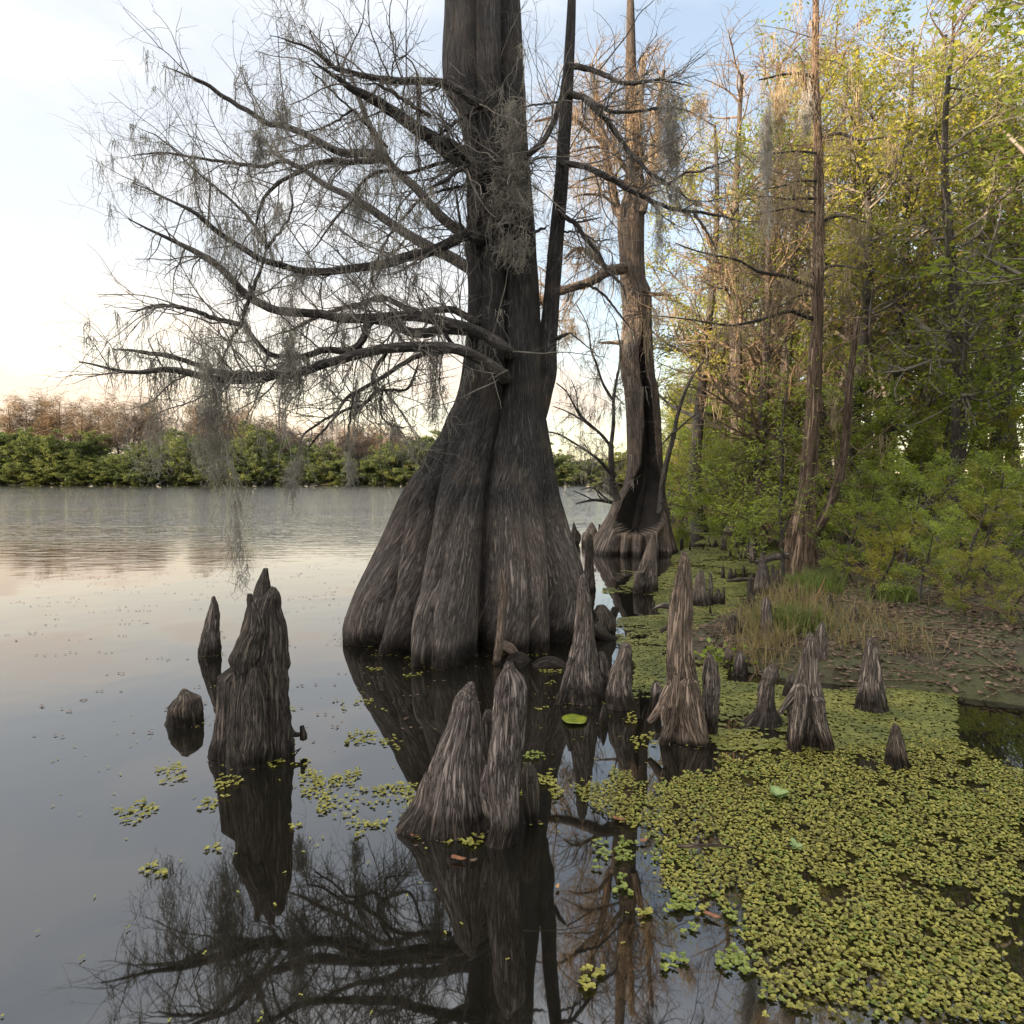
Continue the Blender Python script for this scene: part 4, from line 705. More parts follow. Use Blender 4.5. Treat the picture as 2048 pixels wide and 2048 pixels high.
tress('long dark rope of moss hanging straight down at the upper right', 1533, 218, 385, 13, 8.5, 90, r=.0035)
tress('thin moss thread continuing beneath the dark moss rope', 1537, 380, 480, 5, 8.5, 22, r=.003)
tress('tawny moss veil at the top of the right tree', 1560, 188, 260, 26, 9.2, 70, 'mosswarm', r=.004)
tress('dark tress of moss near the upper right edge', 1614, 190, 275, 16, 8.8, 60, r=.0035)

# ------------------------------------------------------------------ saplings, reeds, far debris
def bare_small(name, label, base, paths, n1, n2, mat='twig', cat='tree', moss=0, mossmat='moss', leafn=0, leafmat='leafbright', lw=(.05, .017), y=12.3, L1=(.25, .8), barkm='branch'):
    r_ = empty(name, base, label, cat); O = np.array(base); Ls = []; Rs = []
    for kk, (rg, pts, w0, w1, y0, y1) in enumerate(paths):
        pth = resample(pxpath(rg, pts, y0, y1, .03), 30); r = np.linspace(w0, w1, 30) / 2 / 3.01875 / F * pth[:, 1]; Ls.append(pth); Rs.append(r)
        barked(pth, r, 14 if kk == 0 else 8, .07, 10, kk + y * 10).build('trunk' if kk == 0 else 'branch', M[barkm], r_, O)
    Ls = np.array(Ls); Rs = np.array(Rs); c1, t1 = grow(Ls, Rs, n1, L1, (30, 75), 7, .16, .03, .4, .0025, .008, .2); c2, t2 = grow(c1, t1, n2, (L1[0] * .5, L1[1] * .6), (30, 70), 5, .2, 0, .7, .0018, .004)
    mb = MB(); tubes(mb, c1, t1, 3); tubes(mb, c2, t2, 3); tag(mb.build('twig', M[mat], r_, O), kind='stuff')
    if leafn:
        mb = MB(); pts = pick(c2, leafn, .4); leaves(mb, pts, lw[0], lw[1], 0, .15, .015); mb.build('foliage', M[leafmat], r_, O, True)
    if moss:
        mb = MB(); an = pick(np.concatenate([c1[:, ::1], c1]), moss); strands(mb, an, 6, rng.uniform(.15, .6, len(an)), .03, 5, .004, .2, 0, 1, .08); mb.build('moss', M[mossmat], r_, O)
    return r_
b0 = P(*px(4, 640, 890), 12.55)
bare_small('bare_sapling', 'small bare forked tree growing off the left root of the hollow cypress', tuple(b0), [
 (4, [(650, 910), (625, 840), (612, 760), (610, 640), (610, 570)], 46, 30, 12.6, 12.4), (4, [(612, 585), (540, 500), (440, 420), (380, 320), (340, 250), (280, 200)], 22, 7, 12.4, 11.8), (4, [(610, 575), (622, 480), (625, 400), (625, 300), (640, 200), (660, 100), (668, 0), (640, -160)], 26, 7, 12.4, 12.2),
 (4, [(605, 745), (560, 690), (520, 650), (400, 570), (300, 510), (220, 492)], 22, 7, 12.4, 11.6), (4, [(618, 300), (560, 200), (520, 80), (490, 0), (470, -140), (400, -280)], 18, 5, 12.3, 12.2), (4, [(520, 480), (420, 380), (400, 260), (370, 180)], 12, 5, 12.1, 12), (4, [(450, 430), (340, 370), (260, 340)], 12, 5, 12, 11.8), (4, [(620, 260), (690, 330)], 10, 6, 12.3, 12.3), (4, [(615, 680), (660, 672), (700, 660)], 9, 6, 12.4, 12.5)], 120, 700, moss=110)
b0 = P(*px(4, 912, 960), 12.5)
bare_small('leaning_sapling', 'thin bare stem leaning right from the right root of the hollow cypress', tuple(b0), [
 (4, [(905, 985), (915, 880), (922, 800), (950, 660), (985, 530), (1010, 400), (1050, 270), (1100, 160), (1168, 66)], 40, 12, 12.5, 12.2), (4, [(990, 500), (1080, 420), (1190, 340)], 14, 5, 12.3, 12.1), (4, [(980, 500), (945, 540), (908, 578)], 14, 6, 12.3, 12.3)], 10, 30)
b0 = P(*px(4, 620, 922), 19)
bare_small('fallen_branch', 'dead fallen branch sprawling over the water left of the hollow cypress', tuple(b0), [
 (4, [(640, 925), (560, 910), (500, 906), (440, 918), (400, 928)], 26, 8, 19, 18), (4, [(620, 925), (570, 890), (520, 845), (490, 830), (430, 842)], 16, 6, 19, 18.5), (4, [(615, 880), (560, 830), (520, 822), (470, 860)], 12, 5, 19, 18.4), (4, [(560, 905), (530, 870), (545, 820)], 10, 5, 19, 18.8), (4, [(500, 905), (430, 870), (380, 850)], 10, 4, 18.5, 18)], 30, 60, L1=(.3, 1.2))
# a thicket of shoreline reeds and snags at the far bend
rd = MB(); base = G(*px(4, 1040, 930)); n_ = 150
p0 = np.stack([rng.uniform(base[0] - 2.3, base[0] + 2.6, n_), base[1] + rng.uniform(-1, 3, n_), np.full(n_, -.1)], 1); p1 = p0 + np.stack([rng.normal(size=n_) * .35, rng.normal(size=n_) * .2, rng.uniform(.8, 3.0, n_)], 1)
t_ = np.linspace(0, 1, 5)[None, :, None]; tubes(rd, p0[:, None] * (1 - t_) + p1[:, None] * t_, np.full((n_, 5), .035), 4)
tag(rd.build('reed_bed', M['reed'], None, tuple(base)), 'tan dead reeds standing at the far bend of the right shore', 'reeds', kind='stuff')
for lab, x, x2, y0 in (('dark snag leaning left before the tan reeds', 985, 1000, 820), ('dark snag leaning right before the tan reeds', 975, 940, 835)):
    yb = G(*px(4, x2, 935))[1]; pth = resample(pxpath(4, [(x2, 945), ((x + x2) / 2, 880), (x, y0)], yb - 1.2, yb - 1), 20); tag(barked(pth, np.linspace(.2, .1, 20), 10, .1, 9, x).build('snag', M['branch'], None, tuple(pth[0])), lab, 'snag')
pth = resample(pxpath(4, [(930, 938), (1010, 935), (1080, 937), (1150, 933)], base[1] - 1.6, base[1] - 1.6), 20); tag(barked(pth, np.full(20, .16), 10, .1, 9, 3).build('drift_log', M['knee_dark'], None, tuple(pth[0])), 'long dark log floating along the foot of the tan reeds', 'log')
# ------------------------------------------------------------------ forest prototypes
def tree_proto(name, label, group, h, kind, seed, leafmat='leaf', crown0=.3, spread=.22, nleaf=11000, lsize=(.075, .032), n1=26, n2=240, n3=1300, mossn=0, twig='twig', bark='branch', lean=.03, loc=(0, 0, 0), flat=.5, cat='tree', clump=.10):
    global rng
    keep = rng; rng = np.random.default_rng(seed); r_ = empty(name, loc, label, cat, group)
    pts = [np.array([0, 0, -.2])]; 
    for k in range(1, 9): pts.append(np.array([lean * h * math.sin(k * .5 + seed) * .6, lean * h * math.cos(k * .7 + seed) * .6, h * k / 8 * .97]))
    tr = resample(np.array(pts), 40); rr = np.linspace(h * .016, h * .003, 40); rr[:5] *= np.array([1.7, 1.45, 1.25, 1.1, 1.03]); barked(tr, rr, 14, .08, 10, seed).build('trunk', M[bark], r_)
    c1, s1 = grow(tr[None], rr[None], n1, (h * spread * .6, h * spread * 1.5), (45, 85), 9, .13, .05, .45, h * .0022, 1, crown0); c2, s2 = grow(c1, s1, n2, (h * .05, h * .13), (30, 75), 7, .18, .02, .55, h * .0007, 1, .2); c3, s3 = grow(c2, s2, n3, (h * .02, h * .055), (25, 75), 5, .25, 0, .6, h * .0004, 1, .15)
    mb = MB(); tubes(mb, c1, s1, 5); tubes(mb, c2, s2, 3); tubes(mb, c3, s3, 3)
    mats = [M[twig]]
    if nleaf: 
        mats.append(M[leafmat]); p = pick(c3, nleaf, .25); hold = fbm(p / (h * .09) + seed); p = p[hold > -.55]; leaves(mb, p, lsize[0], lsize[1], 1, .25, lsize[0] * .5)
    if mossn: mats.append(M['mosswarm']); an = pick(c2, mossn); strands(mb, an, 7, rng.uniform(.3, 1.3, len(an)), .07, 5, .006, .15, len(mats) - 1, 1, .15)
    mb.build('crown', mats, r_, flat=False); rng = keep; return r_
GF = 'leafy trees crowding the right bank'; GB = 'bare cypress trees along the right bank'
lp = [tree_proto('leafy_tree', 'tall leafy green tree in the crowd along the right bank', GF, 10, 'l', s, 'leaf', c0, sp, 8500, (.10, .042), n1=26) for s, c0, sp in ((11, .3, .2), (12, .45, .17), (13, .2, .24))]
bp_ = [tree_proto('bare_cypress', 'bare tan-twigged cypress with moss among the right bank trees', GB, 12, 'b', s, None, .3, .15, 0, n1=34, n2=260, n3=1100, mossn=26, twig='twigwarm', bark='trunk2', lean=.012) for s in (21, 22)]
used = {}
def place(protos, key, k, u, y, vtop, hp, rz, sx=1.0, label=None):
    x = (u - 1024) / F * y; zt = P(u, vtop, y)[2]; g = max(float(bank_h(np.array([x]), np.array([y]))[0]), -.15); s = (zt - g) / hp; p = protos[k]
    if (key, k) not in used:
        used[(key, k)] = 1; p.location = (x, y, g); p.rotation_euler = (0, 0, rz); p.scale = (s * sx, s * sx, s)
        if label: p['label'] = label
        return p
    return copy_tree(p, (x, y, g), rz, (s * sx, s * sx, s), label)
LT = [(1405, 18, 212), (1575, 16, 150), (1650, 14.5, 100), (1440, 24, 500), (1510, 22, 400), (1392, 30, 690), (1425, 28, 600), (1352, 44, 790), (1368, 37, 740), (1450, 33, 640), (1700, 12.5, 130), (1790, 13.5, 60), (1890, 11.5, 20), (1990, 14, 60), (1760, 19, 240), (1860, 20, 180), (2060, 13, 100), (1490, 38, 620), (1340, 55, 820), (1700, 24, 420), (1900, 25, 380), (2010, 24, 330), (1600, 36, 560), (1720, 36, 560), (1840, 36, 560), (1980, 34, 540)]
for i, (u, y, vt) in enumerate(LT):
    place(lp, 'l', i % 3, u, y, vt, 10.2, i * 1.9, 1.0 if vt < 300 else 1.25, 'tallest bright green leafy crown standing against the sky right of the hollow cypress' if i == 0 else None)
BT = [(1470, 17, 120), (1540, 19, 90), (1690, 15.5, 60), (1850, 16, 40), (1520, 14.2, 330), (1960, 17, 80), (1420, 32, 560)]
for i, (u, y, vt) in enumerate(BT): place(bp_, 'b', i % 2, u, y, vt, 12.0, i * 2.3, 1.1)
GS = 'leafy shrubs under the right bank trees'
sp3 = [tree_proto('leafy_shrub', 'leafy green shrub in the undergrowth under the right bank trees', GS, 3, 's', s, lm, .05, .45, 5200, (.085, .03), n1=26, n2=150, n3=700, bark='branch', twig=tw, lean=.1, cat='shrub') for s, lm, tw in ((31, 'leaf', 'twigwarm'), (32, 'leafbright', 'twig'), (33, 'leaf', 'twigwarm'))]
for i, (u, y, vt) in enumerate([(1395, 29, 800), (1425, 22, 800), (1470, 18.5, 800), (1525, 15.5, 830), (1455, 19, 880), (1500, 15, 880), (1340, 46, 860), (1360, 38, 850), (1570, 14, 760), (1375, 33, 880), (1600, 17, 700), (1410, 26, 740), (1540, 20, 690), (1650, 13, 780), (1720, 12, 800), (1790, 13, 820), (1880, 12, 760), (1970, 12.5, 800), (2050, 12, 780), (1680, 16, 700), (1830, 16, 680), (1950, 17, 700), (1480, 24, 720), (1620, 22, 640), (1345, 52, 880), (1830, 8.5, 950), (1960, 7.5, 960), (2040, 9, 900), (1740, 10, 940), (1710, 8.4, 985), (1775, 7.2, 1020), (1860, 6.6, 1040), (1940, 6.0, 1080), (2040, 5.6, 1090), (1990, 8.2, 930), (1890, 9.4, 900), (1700, 11, 880)]):
    place(sp3, 's', i % 3, u, y, vt, 3.1, i * 2.1, 1.15)
# twiggy bushes overhanging the shore, traced
b0 = G(*px(4, 1640, 1390))
bare_small('twiggy_bush', 'thin crooked stem with bright spring leaves just left of the right tree', tuple(b0), [
 (4, [(1650, 1400), (1645, 1250), (1640, 1120), (1632, 950), (1640, 780), (1650, 600), (1640, 560), (1580, 510), (1500, 480)], 24, 9, 9.3, 9.2), (4, [(1638, 1120), (1590, 1100), (1540, 1090)], 12, 5, 9.3, 9.2), (4, [(1640, 1130), (1690, 1000), (1720, 900), (1760, 780)], 14, 6, 9.3, 9.3), (4, [(1635, 560), (1650, 400), (1670, 250), (1680, 100), (1660, -60)], 12, 5, 9.2, 9.2), (4, [(1500, 480), (1440, 440), (1380, 400), (1320, 390)], 9, 4, 9.2, 9.0), (4, [(1650, 640), (1560, 660), (1440, 680), (1350, 650)], 9, 4, 9.2, 8.9),
 (4, [(1690, 1000), (1640, 900), (1560, 850), (1480, 860), (1400, 900)], 9, 4, 9.3, 9.0)], 90, 420, 'twigwarm', 'bush', leafn=1500, lw=(.075, .02), y=9.3, L1=(.25, .7))
b0 = G(*px(4, 1480, 1230))
bare_small('twiggy_bush', 'small leafy bush leaning over the duckweed beside the black stump', tuple(b0), [
 (4, [(1485, 1240), (1480, 1130), (1476, 1080), (1470, 1010)], 14, 7, 10.4, 10.2), (4, [(1530, 1230), (1545, 1160), (1550, 1100), (1510, 1050), (1420, 1020)], 26, 6, 10.4, 10.0), (4, [(1550, 1110), (1580, 1000), (1600, 900)], 14, 5, 10.3, 10.3), (4, [(1440, 1030), (1380, 1000), (1340, 980)], 8, 4, 10.1, 10)], 70, 300, 'twigwarm', 'bush', leafn=1100, lw=(.09, .024), y=10.2, L1=(.2, .5))
b0 = P(1445, 1010, 15)
bare_small('twiggy_bush', 'grey tangled brush with bright leaf sprays along the far bend of the shore', (b0[0], 15, .05), [
 (4, [(1350, 960), (1345, 880), (1360, 760), (1340, 640)], 16, 6, 15, 14.6), (4, [(1250, 940), (1220, 860), (1180, 780), (1120, 740), (1060, 750)], 18, 5, 17, 16.5), (4, [(1390, 960), (1420, 840), (1480, 700), (1470, 640)], 14, 5, 14.5, 14), (4, [(1300, 950), (1270, 830), (1230, 700), (1150, 640)], 12, 5, 16, 15.6), (4, [(1450, 960), (1380, 860), (1290, 800)], 10, 4, 14, 14), (4, [(1480, 690), (1400, 650), (1330, 660)], 9, 4, 14, 13.8)], 150, 800, 'twigwarm', 'bush', leafn=2600, lw=(.11, .035), y=14.6, L1=(.4, 1.3))

# the bank wood goes on to the right of the camera and behind it
GN = 'leafy trees of the bank wood beside and behind the viewpoint'
for i, (x, y, s) in enumerate([(8, 7, 1.1), (9.5, 4, 1.2), (8, 1, 1.0), (10, -2, 1.2), (8, -5, 1.1), (11, 9, 1.3), (12, 2, 1.3), (11, -7, 1.3)]):
    o = copy_tree(lp[i % 3], (x, y, .1), i * 1.7, (s * 1.3, s * 1.3, s), 'leafy tree of the bank wood beside the viewpoint, out of the picture'); o['group'] = GN

# ------------------------------------------------------------------ the far shore, 160 m away
GH = 'green bushes of the far shore hedge'; GR = 'rusty bare trees behind the far shore hedge'
fs = [tree_proto('far_bush', 'rounded green bush in the hedge along the far shore', GH, 10, 'f', s, 'leafdark', .0, .5, 17000, (.34, .2), n1=70, n2=260, n3=900, cat='bush') for s in (41, 42, 43)]
ft = [tree_proto('far_tree', 'rusty bare-crowned tree standing behind the far shore hedge', GR, 18, 'g', s, 'rust', c0, .2, nl, (.9, .07), n1=34, n2=300, n3=1800, twig='rust', bark='rust') for s, c0, nl in ((51, .25, 8000), (52, .35, 6000))]
x = -190.0; i = 0
frng = np.random.default_rng(5)
while x < 60:
    vt = 892 + frng.normal() * 13 + 16 * math.sin(x * .11) + 10 * math.sin(x * .31 + 1); vt += 36 if x > 8 else 0
    place(fs, 'f', i % 3, 1024 + x / 166 * F, 166 + frng.uniform(-2, 5), vt, 10.4, i * 1.3, 1.3); x += frng.uniform(2.4, 4.2); i += 1
x = -190.0
while x < 60:
    place(fs, 'f', i % 3, 1024 + x / 164 * F, 163.6 + frng.uniform(-.6, .8), 925 + frng.normal() * 6, 10.4, i * 1.3, 2.2); x += frng.uniform(2.6, 4.2); i += 1
for i, (u, vt) in enumerate([(60, 800), (130, 785), (200, 810), (270, 790), (330, 815), (400, 800), (440, 800), (470, 815), (500, 832), (535, 845), (560, 838), (590, 850), (640, 855), (690, 850), (715, 848), (765, 862), (790, 858), (812, 860), (835, 868), (855, 880), (485, 812), (520, 826), (548, 836), (605, 848), (665, 842), (702, 840), (740, 846), (752, 838), (775, 846), (798, 850), (420, 795), (300, 790), (165, 800), (95, 780), (235, 800), (1120, 915), (1140, 895), (1165, 905), (1190, 898), (1215, 890), (1245, 905), (1275, 900), (1310, 890), (20, 790)]):
    place(ft, 'g', i % 2, u, 178 + 8 * frng.random(), vt + 14, 18.3, i * 1.7, 1.25)

# the tree line on the near left shore, out of the frame, that keeps the lake edge in shade
GL = 'tall trees on the near left shore'
lt = tree_proto('shore_tree', 'tall dense leafy tree on the near left shore', GL, 12, 'l', 61, 'leaf', .0, .24, 12000, (.5, .28), n1=60, n2=320, n3=1100)
d = np.array([sd[0], sd[1]]) / math.hypot(sd[0], sd[1]); pr = np.array([-d[1], d[0]])
for i in range(46):
    c = d * (50 + 4 * (i % 3)) + pr * (-55 + 2.5 * i); hgt = SHADE_H + 1.6 * math.sin(i * 2.4) + 1.0 * math.sin(i * 5.1)
    s = hgt / 12.2
    if i == 0: lt.location = (c[0], c[1], -.1); lt.scale = (s * 1.25, s * 1.25, s)
    else: copy_tree(lt, (c[0], c[1], -.1), i * 1.1, (s * 1.25, s * 1.25, s))

# ------------------------------------------------------------------ floating plants
def inpoly(poly, p):
    poly = np.asarray(poly, float); x, y = p[:, 0], p[:, 1]; r = np.zeros(len(p), bool); j = len(poly) - 1
    for i in range(len(poly)):
        xi, yi = poly[i]; xj, yj = poly[j]; c = ((yi > y) != (yj > y)) & (x < (xj - xi) * (y - yi) / (yj - yi + 1e-12) + xi); r ^= c; j = i
    return r
def gpoly(reg, pts): return np.array([G(*px(reg, *p_))[:2] for p_ in pts])
def rosettes(mb, c, size, nl=5, mi=0, z=.006, tilt=.35):
    """floating fronds: a ring of nl small cupped round leaves at each centre."""
    N = len(c)
    if N == 0: return
    nk = 6; th0 = rng.uniform(0, 6.28, N); up = rng.uniform(.0, 1, N)
    for l in range(nl):
        th = th0 + l * 6.283 / nl + rng.normal(size=N) * .35; sz = size * rng.uniform(.65, 1.25, N); d = np.stack([np.cos(th), np.sin(th)], 1); s = np.stack([-d[:, 1], d[:, 0]], 1); ti = tilt * rng.uniform(-.2, 1.3, N)
        V = []
        for k in range(nk):
            a_ = k * 2 * math.pi / nk; lx = .52 + .5 * math.cos(a_); ly = .46 * math.sin(a_)
            xy = c + d * (sz * lx)[:, None] + s * (sz * ly)[:, None]; zz_ = z + up * .006 + sz * lx * ti + np.abs(ly) * sz * .35; V.append(np.concatenate([xy, zz_[:, None]], 1))
        ctr = np.concatenate([c + d * (sz * .55)[:, None], (z + up * .006 + sz * .5 * ti)[:, None]], 1)
        V = np.stack(V + [ctr], 1); f = np.array([[k, (k + 1) % nk, nk] for k in range(nk)]); F_ = (np.arange(N)[:, None, None] * (nk + 1) + f[None]).reshape(-1, 3); mb.add(V, F_, None, mi)
def scatter(poly, sp, dens=None, jit=.42, fray=0.0):
    lo = poly.min(0); hi = poly.max(0); gx, gy = np.meshgrid(np.arange(lo[0], hi[0], sp), np.arange(lo[1], hi[1], sp * .87)); gx = gx + (np.arange(gx.shape[0])[:, None] % 2) * sp / 2
    p = np.stack([gx.ravel(), gy.ravel()], 1) + rng.uniform(-jit, jit, (gx.size, 2)) * sp; p = p[inpoly(poly, p + fray * np.stack([n2d(p, 4, 51) + .6 * n2d(p, 12, 53), n2d(p, 4, 57) + .6 * n2d(p, 12, 59)], 1))] if fray else p[inpoly(poly, p)]
    if dens is not None: p = p[rng.random(len(p)) < dens(p)]
    return p
n2d = lambda p, s, o=0: noise(np.stack([p[:, 0] * s + o, p[:, 1] * s, np.full(len(p), o * 1.3)], -1))
big_mat = gpoly(6, [(370, 990), (450, 972), (520, 1000), (590, 960), (600, 910), (700, 930), (750, 1020), (720, 1050), (790, 1090), (760, 985), (850, 960), (1000, 930), (1250, 905), (1270, 830), (1340, 800), (1450, 850), (1700, 830), (2050, 760), (2600, 700), (3100, 900), (3100, 2420), (1500, 2420), (1560, 2000), (1350, 1880), (1450, 1780), (1360, 1690), (1180, 1650), (1060, 1640), (950, 1560), (905, 1470), (900, 1380), (800, 1320), (700, 1270), (600, 1240), (500, 1190), (480, 1120), (420, 1060)])
mb = MB()
dn = lambda p: smooth(-.42, .0, n2d(p, 2.6, 2) + .5 * n2d(p, 7.5, 5) + .3) * np.where(n2d(p, 11, 8) + .5 * n2d(p, 26, 3) > -.42, 1, .08)
p = scatter(big_mat, .0172, dn, fray=.13); wh = rng.random(len(p)) + .35 * n2d(p, 4.5, 15)
for mi_, lo_, hi_ in ((0, .22, .86), (2, -9, .22), (1, .86, 9)): rosettes(mb, p[(wh >= lo_) & (wh < hi_)], .0094, 5, mi_, .005, .5)
p2 = scatter(big_mat, .045, lambda p: .4 * dn(p)); rosettes(mb, p2, .0105, 5, 0, .009, .9)
patches = [(6, [(480, 1360), (560, 1340), (610, 1420), (590, 1500), (500, 1500), (460, 1450)]), (6, [(610, 1350), (700, 1320), (790, 1350), (740, 1420), (760, 1490), (650, 1500), (620, 1440)]), (6, [(630, 1580), (690, 1555), (720, 1600), (680, 1660), (630, 1650)]), (6, [(930, 1640), (1040, 1620), (1120, 1680), (1110, 1740), (1020, 1730), (930, 1810), (910, 1770), (980, 1700)]), (6, [(780, 1750), (860, 1735), (900, 1790), (800, 1800)]), (6, [(1120, 1730), (1210, 1720), (1240, 1790), (1140, 1790)]), (6, [(1290, 1740), (1370, 1740), (1370, 1830), (1290, 1800)]), (6, [(1020, 1850), (1130, 1840), (1170, 1890), (1040, 1900)]), (6, [(1380, 1830), (1450, 1830), (1460, 1870), (1390, 1860)]),
 (6, [(160, 950), (240, 910), (290, 960), (250, 1000), (320, 1060), (280, 1110), (200, 1040)]), (6, [(60, 830), (130, 800), (210, 830), (120, 850)]), (6, [(40, 1020), (90, 1000), (85, 1110), (50, 1120)]), (6, [(590, 1700), (640, 1690), (650, 1730), (600, 1740)]), (6, [(700, 1640), (750, 1640), (740, 1670)]), (6, [(1500, 2000), (1300, 1960), (1200, 2050), (1350, 2150), (1500, 2120)]), (6, [(900, 2050), (1050, 2000), (1090, 2120), (950, 2150)]), (6, [(400, 2150), (520, 2100), (600, 2200), (450, 2240)])]
for rg, pl in patches: p = scatter(gpoly(rg, pl), .022, lambda p: .4 + .5 * (n2d(p, 14, 4) > -.2), fray=.04); rosettes(mb, p, .0125, 5, 1 if rng.random() < .6 else 0)
tag(mb.build('water_fern', [M['fern'], M['ferngreen'], M['fernold']], None, (1.5, 2.5, 0), True), 'thick yellow-green mat of floating water fern at lower right', 'water plant', kind='stuff')
mb = MB()
midmat = gpoly(5, [(540, 770), (640, 790), (700, 830), (690, 900), (800, 950), (880, 930), (980, 895), (1015, 920), (940, 1000), (1060, 1020), (1150, 1000), (1260, 985), (1340, 1000), (1320, 1100), (1230, 1200), (1100, 1255), (960, 1265), (880, 1210), (740, 1175), (740, 1080), (650, 1060), (640, 970), (560, 870)])
p = scatter(midmat, .021, lambda p: smooth(-.5, .25, n2d(p, 3.2, 11) + .5 * n2d(p, 9, 6)) * .95); rosettes(mb, p, .0115, 4, 0, .004, .4)
for pl in ([(910, 690), (1000, 665), (1095, 680), (1080, 740), (960, 765), (905, 755)], [(1110, 720), (1200, 700), (1260, 745), (1230, 800), (1130, 760)], [(835, 485), (920, 490), (900, 510), (850, 505)], [(950, 490), (1010, 470), (1090, 485), (1060, 510), (950, 515)], [(870, 530), (930, 530), (920, 550), (880, 550)], [(550, 535), (615, 535), (600, 555), (555, 555)], [(90, 990), (180, 930), (290, 960), (270, 1020), (190, 1040), (110, 1020)], [(20, 1090), (130, 1080), (120, 1150), (20, 1150)], [(30, 1400), (130, 1340), (170, 1390), (90, 1430)], [(540, 1245), (640, 1235), (650, 1270), (560, 1280)], [(390, 850), (500, 790), (540, 840), (540, 900), (440, 900)], [(960, 1290), (1060, 1280), (1040, 1310), (970, 1315)], [(1490, 1300), (1600, 1285), (1740, 1320), (1740, 1370), (1600, 1380), (1490, 1340)], [(1030, 290), (1140, 290), (1130, 310), (1040, 310)], [(1250, 340), (1390, 315), (1380, 335), (1270, 350)], [(1265, 225), (1335, 225), (1330, 240), (1270, 240)], [(25, 1520), (90, 1505), (80, 1540)], [(150, 1070), (270, 1060), (260, 1080)], [(1020, 395), (1070, 392), (1060, 405)], [(1115, 540), (1170, 540), (1160, 555), (1120, 555)], [(380, 1680), (470, 1665), (460, 1690), (390, 1700)], [(-250, 900), (-80, 860), (-30, 960), (-200, 1000)], [(-500, 1150), (-300, 1080), (-200, 1160), (-420, 1260)], [(-350, 1500), (-200, 1450), (-150, 1540), (-300, 1560)]):
    p = scatter(gpoly(5, pl), .026, lambda p: np.full(len(p), .6)); rosettes(mb, p, .0135, 4, 0, .004, .35)
for pl in ([(190, 380), (270, 365), (290, 390), (210, 400)], [(145, 530), (230, 520), (240, 545), (150, 548)], [(165, 300), (320, 300), (310, 325), (180, 325)], [(720, 700), (870, 680), (880, 760), (740, 790)], [(480, 530), (560, 525), (540, 545)], [(700, 560), (790, 590), (760, 640), (700, 630)], [(1260, 700), (1500, 690), (1680, 780), (1500, 840), (1300, 800)]):
    p = scatter(gpoly(6, pl), .025, lambda p: np.full(len(p), .55)); rosettes(mb, p, .013, 4, 0, .004, .35)
# specks out on the open water
p = np.stack([rng.uniform(-7, -.2, 420), rng.uniform(3.5, 13, 420)], 1); p = p[(rng.random(420) < .8) & (p[:, 0] > -p[:, 1] * .8)]; 
p = np.repeat(p, 3, 0) + rng.normal(size=(len(p) * 3, 2)) * np.array([.06, .02]); rosettes(mb, p, .012, 3, 1, .002, .05)
p = np.stack([rng.uniform(-2.5, 1.2, 160), rng.uniform(1.6, 4.5, 160)], 1); rosettes(mb, p, .009, 2, 0, .003, .1)
ii = rng.integers(0, len(TRING), 420); rad = TRING[ii] - TCEN; p = TCEN + rad * (1 + rng.random((420, 1)) ** 2 * .11 + .01); rosettes(mb, p[:140], .010, 3, 0, .003, .2); rosettes(mb, p[140:], .007, 2, 1, .002, .05)
for kx, ky, kr in KRING:
    n_ = int(np.clip(60 * kr / .2, 8, 70)); th = rng.uniform(0, 6.28, n_); rr_k = kr * (1.0 + rng.random(n_) ** 2 * .7); p = np.stack([kx + rr_k * np.cos(th), ky + rr_k * .8 * np.sin(th)], 1); p = p[bank_h(p[:, 0], p[:, 1]) < -.01]
    rosettes(mb, p[::3], .009, 3, 0, .003, .2); rosettes(mb, p[1::3], .008, 2, 1, .002, .05); rosettes(mb, p[2::3], .006, 2, 1, .002, .05)
tag(mb.build('floating_fern', [M['fern'], M['litter']], None, (-.8, 3, 0), True), 'thin broken rafts of floating water fern on the dark water at left and middle', 'water plant', kind='stuff')
# duckweed film from the tallest knee back to the far bend
dk = gpoly(4, [(560, 1440), (700, 1420), (760, 1340), (640, 1330), (900, 1370), (960, 1330), (980, 1240), (1080, 1190), (1180, 1130), (1060, 1090), (1130, 990), (940, 945), (1180, 945), (1350, 985), (1500, 1080), (1800, 1160), (1800, 1420), (1500, 1500), (1450, 1600), (1350, 1740), (1330, 1860), (1300, 2000), (2000, 2060), (2700, 1950), (2700, 2420), (1500, 2420), (1260, 2420), (1130, 2250), (1100, 2050), (930, 2050), (860, 2160), (720, 2100), (760, 1900), (640, 1760), (640, 1620), (900, 1600), (860, 1480), (560, 1470)])
mb = MB()
def sheetdisc(mb, c, r, mi=0, nk=6):
    N = len(c); V = []
    for k in range(nk): V.append(np.stack([c[:, 0] + r * 1.15 * math.cos(k * 6.283 / nk + 0), c[:, 1] + r * math.sin(k * 6.283 / nk), np.full(N, .004) + rng.random(N) * .006], 1))
    mb.add(np.stack(V, 1), np.arange(N * nk).reshape(N, nk), None, mi)
def dd(p): return smooth(-.3, .1, n2d(p, 1.1, 21) + .5 * n2d(p * np.array([1, 2.2]), 3.2, 23) + .45 * n2d(p * np.array([1, 2.5]), 8, 27) + .16) * .97
near = scatter(dk, .021, dd); near = near[near[:, 1] < 9]; sheetdisc(mb, near, rng.uniform(.008, .017, len(near)))
mid_ = scatter(dk, .045, dd); mid_ = mid_[(mid_[:, 1] >= 9) & (mid_[:, 1] < 17)]; sheetdisc(mb, mid_, rng.uniform(.02, .036, len(mid_)))
far_ = scatter(dk, .12, dd); far_ = far_[far_[:, 1] >= 17]; sheetdisc(mb, far_, rng.uniform(.05, .1, len(far_)), 0)
